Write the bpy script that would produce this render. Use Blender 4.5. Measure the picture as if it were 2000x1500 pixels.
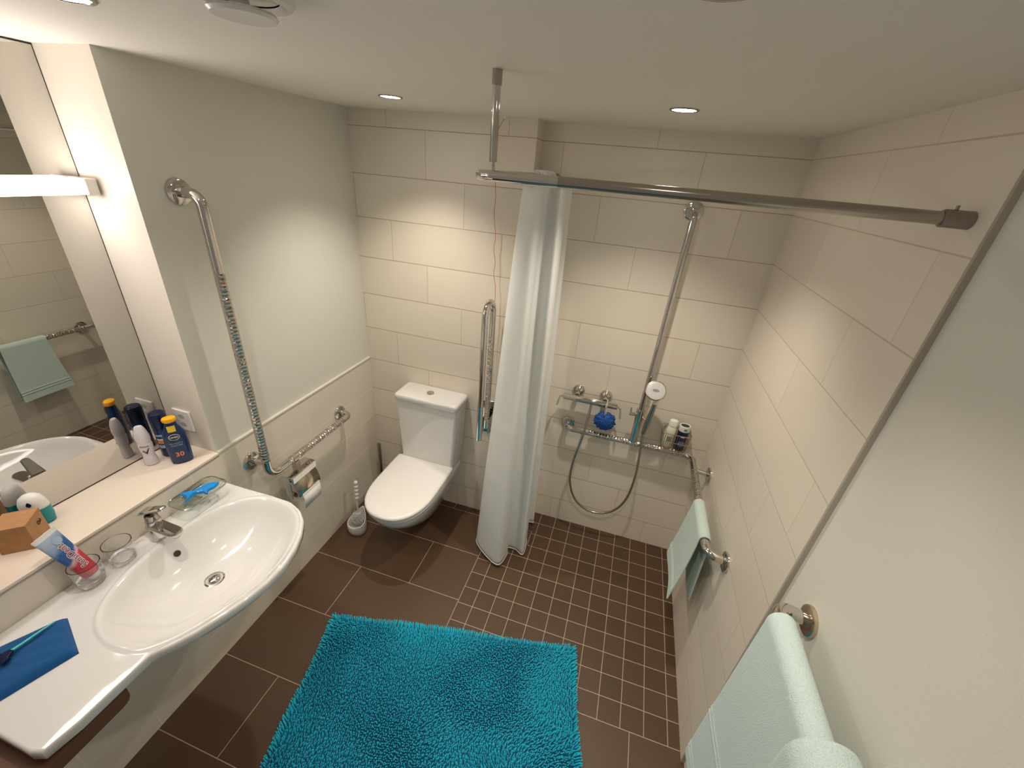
import bpy, bmesh, math, random
import numpy as np
from mathutils import Vector, Matrix, Euler
random.seed(7); rng = np.random.RandomState(7)
PI = math.pi
for o in list(bpy.data.objects): bpy.data.objects.remove(o)
scn = bpy.context.scene
COL = scn.collection

# ---------------------------------------------------------------- camera
F, PITCH, ROLL, YAW = 804.8, 0.47996, -0.08953, -0.25209
CAM = (1.43627, -2.00452, 2.09348)
ca, sa, cg, sg = math.cos(PITCH), math.sin(PITCH), math.cos(YAW), math.sin(YAW)
fwd = Vector((sg*ca, cg*ca, -sa)); rt = Vector((cg, -sg, 0)); dn = fwd.cross(rt)
cr, sr = math.cos(ROLL), math.sin(ROLL)
rt2 = rt*cr + dn*sr; dn2 = dn*cr - rt*sr
cd = bpy.data.cameras.new('camera'); cam = bpy.data.objects.new('camera', cd); COL.objects.link(cam)
M = Matrix(((rt2.x, -dn2.x, -fwd.x), (rt2.y, -dn2.y, -fwd.y), (rt2.z, -dn2.z, -fwd.z))).to_4x4()
M.translation = CAM; cam.matrix_world = M
cd.sensor_width = 36; cd.lens = F/2000*36; cd.clip_start = .01
scn.camera = cam
scn.view_settings.view_transform = 'Standard'; scn.view_settings.look = 'None'
scn.view_settings.gamma = 1; scn.view_settings.use_curve_mapping = False
scn.view_settings.exposure = 0.55

# ---------------------------------------------------------------- world, levels
w = bpy.data.worlds.new('world'); scn.world = w; w.use_nodes = True
w.node_tree.nodes['Background'].inputs[0].default_value = (1, .92, .80, 1)
w.node_tree.nodes['Background'].inputs[1].default_value = .15
SPOT_W = 30.0; SPOT_COL = (1, .90, .77); BAR_E = 11.0; BAR_COL = (1, .89, .84)

# ---------------------------------------------------------------- room numbers
W, S, C, X1, YN, D, L = 2.0345, .121, 2.2897, .9326, -1.0402, .2192, .992
YEND = -2.45; YNE = -2.0; YT = -1.003
ROW0, RH = 2.218, .2047

# ---------------------------------------------------------------- mesh builder
class MB:
    def __init__(s): s.v = []; s.f = []; s.m = []
    def add(s, vs, fs, m=0):
        b = len(s.v); s.v += [tuple(v) for v in vs]
        for f in fs: s.f.append(tuple(b+i for i in f)); s.m.append(m)
        return s
    def box(s, x0, x1, y0, y1, z0, z1, m=0):
        v = [(x, y, z) for z in (z0, z1) for y in (y0, y1) for x in (x0, x1)]
        return s.add(v, [(0,2,3,1),(4,5,7,6),(0,1,5,4),(2,6,7,3),(0,4,6,2),(1,3,7,5)], m)
    def loft(s, loops, cap0=True, cap1=True, m=0, closed=True):
        n = len(loops[0]); v = [p for l in loops for p in l]; f = []
        for i in range(len(loops)-1):
            for j in range(n if closed else n-1):
                k = (j+1) % n
                f.append((i*n+j, i*n+k, (i+1)*n+k, (i+1)*n+j))
        if cap0: f.append(tuple(reversed(range(n))))
        if cap1: f.append(tuple((len(loops)-1)*n+j for j in range(n)))
        return s.add(v, f, m)
    def lathe(s, prof, o=(0,0,0), ax=(0,0,1), n=32, m=0, sx=1, sy=1, rot=0, cap=True):
        q = Vector((0,0,1)).rotation_difference(Vector(ax).normalized()); o = Vector(o)
        loops = []
        for r, h in prof:
            loops.append([tuple(o + q @ (Matrix.Rotation(rot,3,'Z') @ Vector((r*sx*math.cos(2*PI*i/n), r*sy*math.sin(2*PI*i/n), h)))) for i in range(n)])
        return s.loft(loops, cap, cap, m)
    def tube(s, path, r, n=12, m=0, cap=True, closed=False, mf=None):
        P = [Vector(p) for p in path]; N = len(P); R = r if isinstance(r, (list, tuple)) else [r]*N
        T = []
        for i in range(N):
            a = P[(i-1) % N] if closed else P[max(i-1,0)]; b = P[(i+1) % N] if closed else P[min(i+1,N-1)]
            T.append((b-a).normalized())
        u = T[0].orthogonal().normalized(); loops = []
        for i in range(N):
            if i: u = (T[i-1].rotation_difference(T[i]) @ u)
            u = (u - T[i]*u.dot(T[i])).normalized(); w_ = T[i].cross(u)
            loops.append([tuple(P[i] + (u*math.cos(2*PI*j/n) + w_*math.sin(2*PI*j/n))*R[i]) for j in range(n)])
        base = len(s.f)
        if closed: loops.append(loops[0]); cap = False
        s.loft(loops, cap, cap, m)
        if mf:
            for i in range(N-1):
                for j in range(n): s.m[base+i*n+j] = mf(i/(N-1), P[i])
        return s
    def prism(s, poly, z0, z1, m=0, bev=0):
        if bev:
            c = (sum(p[0] for p in poly)/len(poly), sum(p[1] for p in poly)/len(poly))
            ins = inset(poly, bev)
            return s.loft([[(x,y,z0) for x,y in ins], [(x,y,z0+bev) for x,y in poly], [(x,y,z1-bev) for x,y in poly],
                           [(x+(a-x)*.3,y+(b-y)*.3,z1-bev*.3) for (x,y),(a,b) in zip(poly,ins)], [(x,y,z1) for x,y in ins]], m=m)
        return s.loft([[(x,y,z0) for x,y in poly], [(x,y,z1) for x,y in poly]], m=m)
    def xf(s, mat):
        s.v = [tuple(mat @ Vector(v)) for v in s.v]; return s
    def merge(s, o, m=None):
        b = len(s.v); s.v += o.v; s.f += [tuple(b+i for i in f) for f in o.f]; s.m += (o.m if m is None else [m]*len(o.m)); return s

def inset(poly, d):
    n = len(poly); out = []
    area = sum(poly[i][0]*poly[(i+1)%n][1]-poly[(i+1)%n][0]*poly[i][1] for i in range(n)); sg_ = 1 if area > 0 else -1
    for i in range(n):
        a, b, c = Vector(poly[i-1]), Vector(poly[i]), Vector(poly[(i+1)%n])
        e1 = (b-a).normalized() if (b-a).length > 1e-9 else Vector((1,0)); e2 = (c-b).normalized() if (c-b).length > 1e-9 else e1
        n1 = Vector((-e1.y, e1.x)); n2 = Vector((-e2.y, e2.x)); nn = (n1+n2)
        nn = nn.normalized() if nn.length > 1e-6 else n1
        k = 1/max(.5, nn.dot(n1)); p = b + nn*(d*sg_*k); out.append((p.x, p.y))
    return out

def rrect(x0, x1, y0, y1, r, n=5):
    out = []
    for cx, cy, a0 in ((x1-r, y1-r, 0), (x0+r, y1-r, 90), (x0+r, y0+r, 180), (x1-r, y0+r, 270)):
        for i in range(n+1):
            a = math.radians(a0 + 90*i/n); out.append((cx+r*math.cos(a), cy+r*math.sin(a)))
    return out

def fillet(pts, r, n=8, step=None):
    P = [Vector(p) for p in pts]; out = [P[0]]
    for i in range(1, len(P)-1):
        a = (P[i-1]-P[i]); b = (P[i+1]-P[i]); la, lb = a.length, b.length; a.normalize(); b.normalize()
        ang = a.angle(b)
        if ang > 3.1: out.append(P[i]); continue
        t = min(r/math.tan(ang/2), la*.49, lb*.49); rr = t*math.tan(ang/2)
        c = P[i] + (a+b).normalized()*(rr/math.sin(ang/2)); p0 = P[i]+a*t; p1 = P[i]+b*t
        v0 = p0-c; v1 = p1-c; th = v0.angle(v1); ax = v0.cross(v1).normalized()
        for k in range(n+1): out.append(c + Matrix.Rotation(th*k/n, 3, ax) @ v0)
    out.append(P[-1])
    if step:
        o2 = [out[0]]
        for q in out[1:]:
            k = max(1, int((q-o2[-1]).length/step)); a = o2[-1]
            for i in range(1, k+1): o2.append(a.lerp(q, i/k))
        out = o2
    return [tuple(p) for p in out]

def catmull(pts, n=8, closed=False):
    P = [Vector(p) for p in pts]; N = len(P); out = []
    for i in range(N if closed else N-1):
        p0 = P[(i-1)%N] if closed or i > 0 else P[0]; p1 = P[i]; p2 = P[(i+1)%N]; p3 = P[(i+2)%N] if closed or i+2 < N else P[N-1]
        for k in range(n):
            t = k/n
            out.append(tuple(.5*((2*p1)+(p2-p0)*t+(2*p0-5*p1+4*p2-p3)*t*t+(3*p1-p0-3*p2+p3)*t**3)))
    if not closed: out.append(tuple(P[-1]))
    return out

# ---------------------------------------------------------------- objects
def worigin(p):
    v = Vector((0,0,0))
    while p: v += p.location; p = p.parent
    return v
def obj(name, mb, mats, parent=None, loc=None, sharp=38, bevel=0, sub=0, solid=0):
    me = bpy.data.meshes.new(name)
    base = worigin(parent) if parent else Vector(loc or (0,0,0))
    me.from_pydata([tuple(Vector(v)-base) for v in mb.v], [], mb.f)
    mats = mats if isinstance(mats, (list, tuple)) else [mats]
    for m in mats: me.materials.append(m)
    me.polygons.foreach_set('material_index', [min(i, len(mats)-1) for i in mb.m])
    bm = bmesh.new(); bm.from_mesh(me); bmesh.ops.recalc_face_normals(bm, faces=bm.faces); bm.to_mesh(me); bm.free()
    me.polygons.foreach_set('use_smooth', [True]*len(me.polygons))
    me.set_sharp_from_angle(angle=math.radians(sharp)); me.update()
    o = bpy.data.objects.new(name, me); COL.objects.link(o)
    if parent: o.parent = parent
    else: o.location = base
    if solid: md = o.modifiers.new('solid', 'SOLIDIFY'); md.thickness = solid; md.offset = 0
    if bevel: md = o.modifiers.new('bevel', 'BEVEL'); md.width = bevel; md.segments = 3; md.limit_method = 'ANGLE'; md.angle_limit = math.radians(40)
    if sub: md = o.modifiers.new('sub', 'SUBSURF'); md.levels = sub; md.render_levels = sub
    return o
def tag(o, label=None, cat=None, group=None, kind=None):
    if label: o['label'] = label
    if cat: o['category'] = cat
    if group: o['group'] = group
    if kind: o['kind'] = kind
    return o
def thing(name, label, cat, loc, group=None):
    o = bpy.data.objects.new(name, None); o.empty_display_size = .05; COL.objects.link(o); o.location = loc
    return tag(o, label, cat, group)
def struct(name, mb, mats, label=None, **k):
    o = obj(name, mb, mats, **k); o['kind'] = 'structure'
    return tag(o, label)

# ---------------------------------------------------------------- materials
def newmat(name):
    m = bpy.data.materials.new(name); m.use_nodes = True
    return m, m.node_tree, m.node_tree.nodes['Principled BSDF']
def mth(nt, op, a, b=None, c=None):
    n = nt.nodes.new('ShaderNodeMath'); n.operation = op
    for i, x in enumerate((a, b, c)):
        if x is None: continue
        if isinstance(x, (int, float)): n.inputs[i].default_value = x
        else: nt.links.new(x, n.inputs[i])
    return n.outputs[0]
def mixc(nt, f, a, b):
    n = nt.nodes.new('ShaderNodeMix'); n.data_type = 'RGBA'
    for s_, x in ((0, f), (6, a), (7, b)):
        if isinstance(x, (int, float)): n.inputs[s_].default_value = x
        elif isinstance(x, tuple): n.inputs[s_].default_value = (*x[:3], 1)
        else: nt.links.new(x, n.inputs[s_])
    return n.outputs[2]
def mat(name, col, rough=.5, metal=0, bump=0, scale=80, var=0, sheen=0, coat=0, spec=None, detail=2, sss=0, trans=0):
    m, nt, b = newmat(name)
    b.inputs['Base Color'].default_value = (*col, 1); b.inputs['Roughness'].default_value = rough; b.inputs['Metallic'].default_value = metal
    if sheen: b.inputs['Sheen Weight'].default_value = sheen; b.inputs['Sheen Roughness'].default_value = .5
    if coat: b.inputs['Coat Weight'].default_value = coat; b.inputs['Coat Roughness'].default_value = .03
    if spec is not None: b.inputs['Specular IOR Level'].default_value = spec
    if trans: b.inputs['Transmission Weight'].default_value = trans
    tc = nt.nodes.new('ShaderNodeTexCoord')
    if bump or var:
        ns = nt.nodes.new('ShaderNodeTexNoise'); ns.inputs['Scale'].default_value = scale; ns.inputs['Detail'].default_value = detail
        nt.links.new(tc.outputs['Object'], ns.inputs['Vector'])
        if bump:
            bp = nt.nodes.new('ShaderNodeBump'); bp.inputs['Strength'].default_value = bump; bp.inputs['Distance'].default_value = .004 if sheen else .002
            nt.links.new(ns.outputs[0], bp.inputs['Height']); nt.links.new(bp.outputs[0], b.inputs['Normal'])
        if var:
            c = mixc(nt, ns.outputs[0], tuple(x*(1-var) for x in col), tuple(min(1, x*(1+var)) for x in col))
            nt.links.new(c, b.inputs['Base Color'])
    return m
def tilemat(name, axis, base, tile, grout, tw=.605, step=.2017, gw=.0032):
    m, nt, b = newmat(name)
    tc = nt.nodes.new('ShaderNodeTexCoord'); sp = nt.nodes.new('ShaderNodeSeparateXYZ'); nt.links.new(tc.outputs['Object'], sp.inputs[0])
    z = sp.outputs[2]; u = sp.outputs[axis]
    rr = mth(nt, 'DIVIDE', mth(nt, 'SUBTRACT', ROW0, z), RH)
    row = mth(nt, 'CEIL', rr)
    fz = mth(nt, 'MULTIPLY', mth(nt, 'ABSOLUTE', mth(nt, 'SUBTRACT', rr, mth(nt, 'ROUND', rr))), RH)
    uu = mth(nt, 'DIVIDE', mth(nt, 'SUBTRACT', u, mth(nt, 'ADD', mth(nt, 'MULTIPLY', row, step), base)), tw)
    fu = mth(nt, 'MULTIPLY', mth(nt, 'ABSOLUTE', mth(nt, 'SUBTRACT', uu, mth(nt, 'ROUND', uu))), tw)
    d = mth(nt, 'MINIMUM', fz, fu)
    mr = nt.nodes.new('ShaderNodeMapRange'); mr.interpolation_type = 'SMOOTHSTEP'
    mr.inputs[1].default_value = gw*.35; mr.inputs[2].default_value = gw*.75; nt.links.new(d, mr.inputs[0])
    f = mr.outputs[0]
    wn = nt.nodes.new('ShaderNodeTexWhiteNoise'); wn.noise_dimensions = '2D'; cx = nt.nodes.new('ShaderNodeCombineXYZ')
    nt.links.new(row, cx.inputs[0]); nt.links.new(mth(nt, 'FLOOR', uu), cx.inputs[1]); nt.links.new(cx.outputs[0], wn.inputs[0])
    tcol = mixc(nt, wn.outputs[0], tuple(x*.965 for x in tile), tuple(min(1, x*1.02) for x in tile))
    vg = mth(nt, 'GREATER_THAN', fz, fu)          # upright joints are fainter than the level ones
    gcol = mixc(nt, mth(nt, 'MULTIPLY', vg, .45), grout, tile)
    nt.links.new(mixc(nt, f, gcol, tcol), b.inputs['Base Color'])
    nt.links.new(mth(nt, 'SUBTRACT', .75, mth(nt, 'MULTIPLY', f, .42)), b.inputs['Roughness'])
    ns = nt.nodes.new('ShaderNodeTexNoise'); ns.inputs['Scale'].default_value = 14; ns.inputs['Detail'].default_value = 3
    nt.links.new(tc.outputs['Object'], ns.inputs['Vector'])
    h = mth(nt, 'ADD', f, mth(nt, 'MULTIPLY', ns.outputs[0], .35))
    bp = nt.nodes.new('ShaderNodeBump'); bp.inputs['Strength'].default_value = .35; bp.inputs['Distance'].default_value = .0015
    nt.links.new(h, bp.inputs['Height']); nt.links.new(bp.outputs[0], b.inputs['Normal'])
    return m
def floormat():
    m, nt, b = newmat('floor_tiles')
    tc = nt.nodes.new('ShaderNodeTexCoord'); sp = nt.nodes.new('ShaderNodeSeparateXYZ'); nt.links.new(tc.outputs['Object'], sp.inputs[0])
    x, y = sp.outputs[0], sp.outputs[1]
    def frac(v, off, p):
        q = mth(nt, 'DIVIDE', mth(nt, 'SUBTRACT', v, off), p)
        return mth(nt, 'MULTIPLY', mth(nt, 'ABSOLUTE', mth(nt, 'SUBTRACT', q, mth(nt, 'ROUND', q))), p), q
    mx, qx = frac(x, 1.7846, .1); my, qy = frac(y, -.9734, .1003)
    by, qb = frac(y, -.355, .3062)
    row = mth(nt, 'FLOOR', qb)
    par = mth(nt, 'ABSOLUTE', mth(nt, 'MODULO', row, 2))
    off = mth(nt, 'ADD', .2925, mth(nt, 'MULTIPLY', par, .3075))
    q = mth(nt, 'DIVIDE', mth(nt, 'SUBTRACT', x, off), .6125)
    bx = mth(nt, 'MULTIPLY', mth(nt, 'ABSOLUTE', mth(nt, 'SUBTRACT', q, mth(nt, 'ROUND', q))), .6125)
    ism = mth(nt, 'MULTIPLY', mth(nt, 'GREATER_THAN', x, .9), mth(nt, 'GREATER_THAN', y, -.9734))
    edge = mth(nt, 'MINIMUM', mth(nt, 'ADD', mth(nt, 'ABSOLUTE', mth(nt, 'SUBTRACT', x, .9)), mth(nt, 'MULTIPLY', mth(nt, 'LESS_THAN', y, -.9734), 9)),
               mth(nt, 'ADD', mth(nt, 'ABSOLUTE', mth(nt, 'SUBTRACT', y, -.9734)), mth(nt, 'MULTIPLY', mth(nt, 'LESS_THAN', x, .9), 9)))
    dm = mth(nt, 'MINIMUM', mx, my); db = mth(nt, 'MINIMUM', bx, by)
    d = mth(nt, 'ADD', mth(nt, 'MULTIPLY', dm, ism), mth(nt, 'MULTIPLY', db, mth(nt, 'SUBTRACT', 1, ism)))
    d = mth(nt, 'MINIMUM', d, edge)
    mr = nt.nodes.new('ShaderNodeMapRange'); mr.interpolation_type = 'SMOOTHSTEP'
    mr.inputs[1].default_value = .0008; mr.inputs[2].default_value = .0022; nt.links.new(d, mr.inputs[0]); f = mr.outputs[0]
    wn = nt.nodes.new('ShaderNodeTexWhiteNoise'); wn.noise_dimensions = '3D'; cx = nt.nodes.new('ShaderNodeCombineXYZ')
    nt.links.new(mth(nt, 'FLOOR', qx), cx.inputs[0]); nt.links.new(mth(nt, 'FLOOR', qy), cx.inputs[1]); nt.links.new(ism, cx.inputs[2]); nt.links.new(cx.outputs[0], wn.inputs[0])
    var = mth(nt, 'MULTIPLY', wn.outputs[0], ism)
    ns = nt.nodes.new('ShaderNodeTexNoise'); ns.inputs['Scale'].default_value = 220; ns.inputs['Detail'].default_value = 3
    nt.links.new(tc.outputs['Object'], ns.inputs['Vector'])
    t = mixc(nt, var, (.092, .049, .025), (.065, .035, .018))
    t = mixc(nt, mth(nt, 'MULTIPLY', ns.outputs[0], .35), t, (.115, .068, .040))
    nt.links.new(mixc(nt, f, (.50, .36, .27), t), b.inputs['Base Color'])
    b.inputs['Roughness'].default_value = .42
    h = mth(nt, 'ADD', f, mth(nt, 'MULTIPLY', ns.outputs[0], .25))
    bp = nt.nodes.new('ShaderNodeBump'); bp.inputs['Strength'].default_value = .4; bp.inputs['Distance'].default_value = .001
    nt.links.new(h, bp.inputs['Height']); nt.links.new(bp.outputs[0], b.inputs['Normal'])
    return m
def glassmat(name, tint=(.93,.96,.94)):
    m = bpy.data.materials.new(name); m.use_nodes = True; nt = m.node_tree; nt.nodes.clear()
    o = nt.nodes.new('ShaderNodeOutputMaterial'); t = nt.nodes.new('ShaderNodeBsdfTransparent'); t.inputs[0].default_value = (*tint, 1)
    g = nt.nodes.new('ShaderNodeBsdfGlossy'); g.inputs['Roughness'].default_value = .02
    fr = nt.nodes.new('ShaderNodeLayerWeight'); fr.inputs[0].default_value = .5
    mx = nt.nodes.new('ShaderNodeMixShader'); k = mth(nt, 'ADD', mth(nt, 'MULTIPLY', mth(nt, 'POWER', fr.outputs['Facing'], 3.5), .6), .05)
    nt.links.new(k, mx.inputs[0]); nt.links.new(t.outputs[0], mx.inputs[1]); nt.links.new(g.outputs[0], mx.inputs[2]); nt.links.new(mx.outputs[0], o.inputs[0])
    return m
def emis(name, col, e):
    m, nt, b = newmat(name); b.inputs['Emission Color'].default_value = (*col, 1); b.inputs['Emission Strength'].default_value = e
    b.inputs['Base Color'].default_value = (.8,.8,.8,1); return m
def gripmat():
    m, nt, b = newmat('knurled_chrome'); b.inputs['Base Color'].default_value = (.62,.58,.54,1); b.inputs['Metallic'].default_value = 1; b.inputs['Roughness'].default_value = .12
    tc = nt.nodes.new('ShaderNodeTexCoord'); v = nt.nodes.new('ShaderNodeTexVoronoi'); v.inputs['Scale'].default_value = 68; v.inputs['Randomness'].default_value = .35
    nt.links.new(tc.outputs['Object'], v.inputs['Vector'])
    bp = nt.nodes.new('ShaderNodeBump'); bp.inputs['Strength'].default_value = 1.0; bp.inputs['Distance'].default_value = .006
    nt.links.new(v.outputs['Distance'], bp.inputs['Height']); nt.links.new(bp.outputs[0], b.inputs['Normal'])
    return m
def woodmat(name, a, b_, sc=6, rough=.6):
    m, nt, b = newmat(name); tc = nt.nodes.new('ShaderNodeTexCoord'); mp = nt.nodes.new('ShaderNodeMapping'); mp.inputs['Scale'].default_value = (sc, sc, sc*12)
    ns = nt.nodes.new('ShaderNodeTexNoise'); ns.inputs['Scale'].default_value = 3; ns.inputs['Detail'].default_value = 5
    nt.links.new(tc.outputs['Object'], mp.inputs[0]); nt.links.new(mp.outputs[0], ns.inputs['Vector'])
    nt.links.new(mixc(nt, ns.outputs[0], a, b_), b.inputs['Base Color']); b.inputs['Roughness'].default_value = rough
    return m

TILE = (.80, .732, .622); GROUT = (.47, .38, .28)
m_tb = tilemat('cream_tile_back', 0, .2, TILE, GROUT)
m_ts = tilemat('cream_tile_shower', 0, 1.435, TILE, GROUT)
m_tr = tilemat('cream_tile_right', 1, -.705, TILE, (.60,.52,.41))
m_tl = tilemat('cream_tile_left', 1, -.758-6*.2017, TILE, (.97,.90,.80))  # pale grout colour carries the light these joints catch
m_tp = tilemat('cream_tile_return', 1, 9.0, TILE, GROUT, tw=50)
m_paint = mat('white_paint', (.74, .73, .655), .62, bump=.35, scale=260, spec=.3)
m_ceil = mat('ceiling_paint', (.86, .83, .76), .7, bump=.3, scale=240, spec=.2)
m_niche = mat('smooth_cream_paint', (.74, .69, .60), .45)
m_floor = floormat()
m_trim = mat('cream_trim', (.74,.70,.62), .35)
m_edge = mat('grey_tile_edge', (.44,.40,.34), .5)
m_cer = mat('white_ceramic', (.77,.76,.74), .08, coat=.6)
m_plw = mat('white_plastic', (.82,.80,.77), .25)
m_chr = mat('chrome', (.64,.61,.58), .07, 1)
m_chr2 = mat('brushed_chrome', (.42,.38,.34), .2, 1)
m_capm = mat('grey_metal_cap', (.33,.29,.26), .4, 1)
m_grip = gripmat()
m_dark = mat('dark_gap', (.03,.025,.02), .5)
m_mir = mat('mirror_silver', (.60,.60,.575), 0.0, 1)
m_tum = mat('tumbler_glass', (1,1,1), 0.0, trans=1)
m_glass = glassmat('clear_glass', (.97,.98,.97))
m_navy = mat('navy_plastic', (.008,.03,.11), .22)
m_navy2 = mat('dark_navy_plastic', (.006,.014,.05), .2)
m_yel = mat('yellow_plastic', (.95,.45,.01), .3)
m_ylab = mat('yellow_label', (.85,.62,.03), .4)
m_white = mat('white_print', (.85,.85,.83), .4)
m_lav = mat('lavender_white_plastic', (.74,.70,.74), .25)
m_red = mat('red_print', (.55,.03,.05), .35)
m_orange = mat('orange_print', (.85,.25,.10), .4)
m_sky = mat('pale_blue_print', (.40,.55,.72), .35)
m_blk = mat('black_print', (.01,.01,.015), .4)
m_teal = mat('teal_liquid', (.0,.30,.34), .15)
m_tealc = mat('teal_handle', (.03,.42,.44), .25)
m_card = mat('brown_kraft', (.45,.235,.10), .7, var=.25, scale=40, bump=.3)
m_cloth = mat('blue_terry', (.0,.115,.37), .95, bump=1, scale=700, sheen=.08)
m_mint = mat('mint_terry', (.71,.87,.79), .95, bump=1, scale=800, sheen=.3)
m_mint2 = mat('aqua_terry', (.72,.89,.87), .95, bump=1, scale=420, detail=3, sheen=.3)
m_rug = mat('turquoise_chenille', (.0,.56,.78), .9, var=.18, scale=90, sheen=.15)
m_rugb = mat('turquoise_backing', (.0,.10,.17), .95)  # backing darkened to put shade into the gaps between strands
m_blue = mat('bright_blue_plastic', (.01,.27,.72), .2)
m_puff = mat('blue_mesh', (.004,.07,.30), .6)
m_curt = mat('white_curtain_fabric', (.93,.94,.92), .6, bump=.25, scale=28, detail=4)
def add_translucent(m, col, f):
    nt = m.node_tree; out = [n for n in nt.nodes if n.type == 'OUTPUT_MATERIAL'][0]; b = nt.nodes['Principled BSDF']
    t = nt.nodes.new('ShaderNodeBsdfTranslucent'); t.inputs[0].default_value = (*col, 1); mx = nt.nodes.new('ShaderNodeMixShader'); mx.inputs[0].default_value = f
    nt.links.new(b.outputs[0], mx.inputs[1]); nt.links.new(t.outputs[0], mx.inputs[2]); nt.links.new(mx.outputs[0], out.inputs[0])
add_translucent(m_curt, (.95,.96,.93), .30)
m_wood = woodmat('dark_wood', (.09,.035,.015), (.16,.07,.03))
m_brass = mat('warm_brushed_steel', (.62,.52,.40), .25, 1)
m_cord = mat('red_cord', (.55,.06,.03), .6)
m_paper = mat('tissue_paper', (.84,.82,.78), .9, bump=.3, scale=200)
m_grey = mat('grey_shower_face', (.58,.57,.55), .35)
m_bar = emis('lamp_glow', BAR_COL, BAR_E)
m_dl = emis('downlight_glow', (1,.93,.84), 40)
m_dld = emis('downlight_glow_dim', (1,.94,.86), 22)

# ---------------------------------------------------------------- text on surfaces
def text_mb(txt, size, bold=0):
    cu = bpy.data.curves.new('t', 'FONT'); cu.body = txt; cu.size = size; cu.align_x = 'CENTER'; cu.align_y = 'CENTER'; cu.offset = bold; cu.resolution_u = 2
    ob = bpy.data.objects.new('t', cu); COL.objects.link(ob)
    dg = bpy.context.evaluated_depsgraph_get(); me = ob.evaluated_get(dg).to_mesh()
    mb = MB(); mb.add([tuple(v.co) for v in me.vertices], [tuple(p.vertices) for p in me.polygons])
    ob.evaluated_get(dg).to_mesh_clear(); bpy.data.objects.remove(ob); bpy.data.curves.remove(cu)
    return mb
def wrap(mb, cx, cy, a, b, ang, zc, off=.0006, roll=0):
    """bend a flat (u,v) mesh round an upright elliptical bottle; ang = facing direction"""
    out = MB(); out.f = mb.f; out.m = mb.m
    for u, v, _ in mb.v:
        if roll: u, v = u*math.cos(roll)-v*math.sin(roll), u*math.sin(roll)+v*math.cos(roll)
        t = u/a if a > 0 else 0
        x = (a+off)*math.sin(t); y = -(b+off)*math.cos(t)
        X = cx + x*math.cos(ang) - y*math.sin(ang); Y = cy + x*math.sin(ang) + y*math.cos(ang)
        out.v.append((X, Y, zc+v))
    return out
def patch(w_, h, n=10, ell=False):
    mb = MB()
    if ell:
        pts = [(w_/2*math.cos(2*PI*i/32), h/2*math.sin(2*PI*i/32), 0) for i in range(32)]
        rows = 8; vs = []; 
        for r in range(rows+1): vs += [(p[0]*r/rows, p[1]*r/rows, 0) for p in pts]
        fs = [(r*32+j, r*32+(j+1)%32, (r+1)*32+(j+1)%32, (r+1)*32+j) for r in range(rows) for j in range(32)]
        return mb.add(vs, fs)
    vs = [(w_*(i/n-.5), h*(j-.5), 0) for j in (0,1) for i in range(n+1)]
    return mb.add(vs, [(i, i+1, n+2+i, n+1+i) for i in range(n)])

# ================================================================ STRUCTURE
struct('floor', MB().box(-.4, 2.5, YEND, .3, -.1, 0), m_floor)
struct('ceiling', MB().box(-.4, 2.5, YEND, .3, C, C+.1), m_ceil)
struct('wall_back', MB().box(X1, 2.3, S, .3, 0, C), m_ts, 'cream tiled back wall of the shower')
pl = MB().box(-.35, X1, .0, .3, 0, C); pl.m[5] = 1
struct('wall_back_left', pl, [m_tb, m_tp], 'cream tiled wall behind the toilet')
struct('wall_right', MB().box(W, 2.3, YT, S+.01, 0, C), m_tr, 'cream tiled right wall of the shower')
struct('wall_right_painted', MB().box(W+.012, 2.3, YEND, YT-.001, 0, C), m_paint, 'painted right wall')
struct('trim_1', MB().box(W-.0005, W+.0125, YT-.008, YT, 0, C), m_edge, 'grey edge profile of the tiles on the right wall')
struct('wall_left', MB().box(-.35, -.008, YN, 0.001, L-.004, C).box(-.35, -.008, YEND, YNE, L-.004, C), m_paint, 'painted upper left wall')
struct('wall_left_tiled', MB().box(-.35, 0, YEND, .001, 0, L-.004), m_tl, 'cream tiled lower left wall')
struct('wall_left_niche', MB().box(-.35, -D-.012, YNE, YN, L-.004, C), m_niche)
struct('trim_2', MB().box(-.010, .004, YN+.0, .0, L-.004, L+.006), m_trim, 'cream trim on top of the lower wall tiles', bevel=.002)
nr = MB().box(-D-.012, -.0078, YN-.0015, YN+.0005, L, C)
struct('wall_left_return', nr, m_niche)
struct('trim_3', MB().box(-D-.01, .003, YNE, YN, L-.010, L), mat('cream_ledge', (.80,.70,.60), .3), 'cream ledge below the mirror', bevel=.0012)
struct('trim_4', MB().box(-.0005, .0015, YNE, YN, L-.017, L-.0102), m_edge, 'thin edge profile under the ledge')
# ---------------------------------------------------------------- mirror
mr = thing('mirror', 'frameless wall mirror filling the niche above the cream ledge', 'mirror', (-D-.006, (YN+YNE)/2, L+.003))
obj('glass', MB().box(-D-.004, -D, YNE+.003, YN-.0045, L+.0052, C-.005), m_mir, mr)
obj('backing', MB().box(-D-.0118, -D-.0042, YNE+.0005, YN-.0018, L+.0005, C-.001), m_dark, mr)
obj('gap_shade_strip', MB().box(-D-.0041, -D-.0004, YNE+.003, YN-.0017, L+.0003, L+.005), m_dark, mr); obj('gap_shade_strip', MB().box(-D-.0041, -D-.0004, YN-.0043, YN-.0017, L+.0052, C-.001), m_dark, mr)  # dark strips stand in for the shaded gap below and beside the glass

# ---------------------------------------------------------------- light bar
lb = thing('mirror_light', 'long white lit tube lamp mounted across the mirror', 'lamp', (-.15, -1.4, 1.925))
obj('diffuser', MB().box(-.212, -.148, -1.94, -1.078, 1.925, 1.966), m_bar, lb, bevel=.006)
obj('end_cap', MB().box(-.216, -.145, -1.078, -1.046, 1.923, 1.969), m_plw, lb, bevel=.004)
obj('wall_mount', MB().box(-D+.0005, -.212, -1.55, -1.45, 1.93, 1.96), m_plw, lb)

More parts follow.
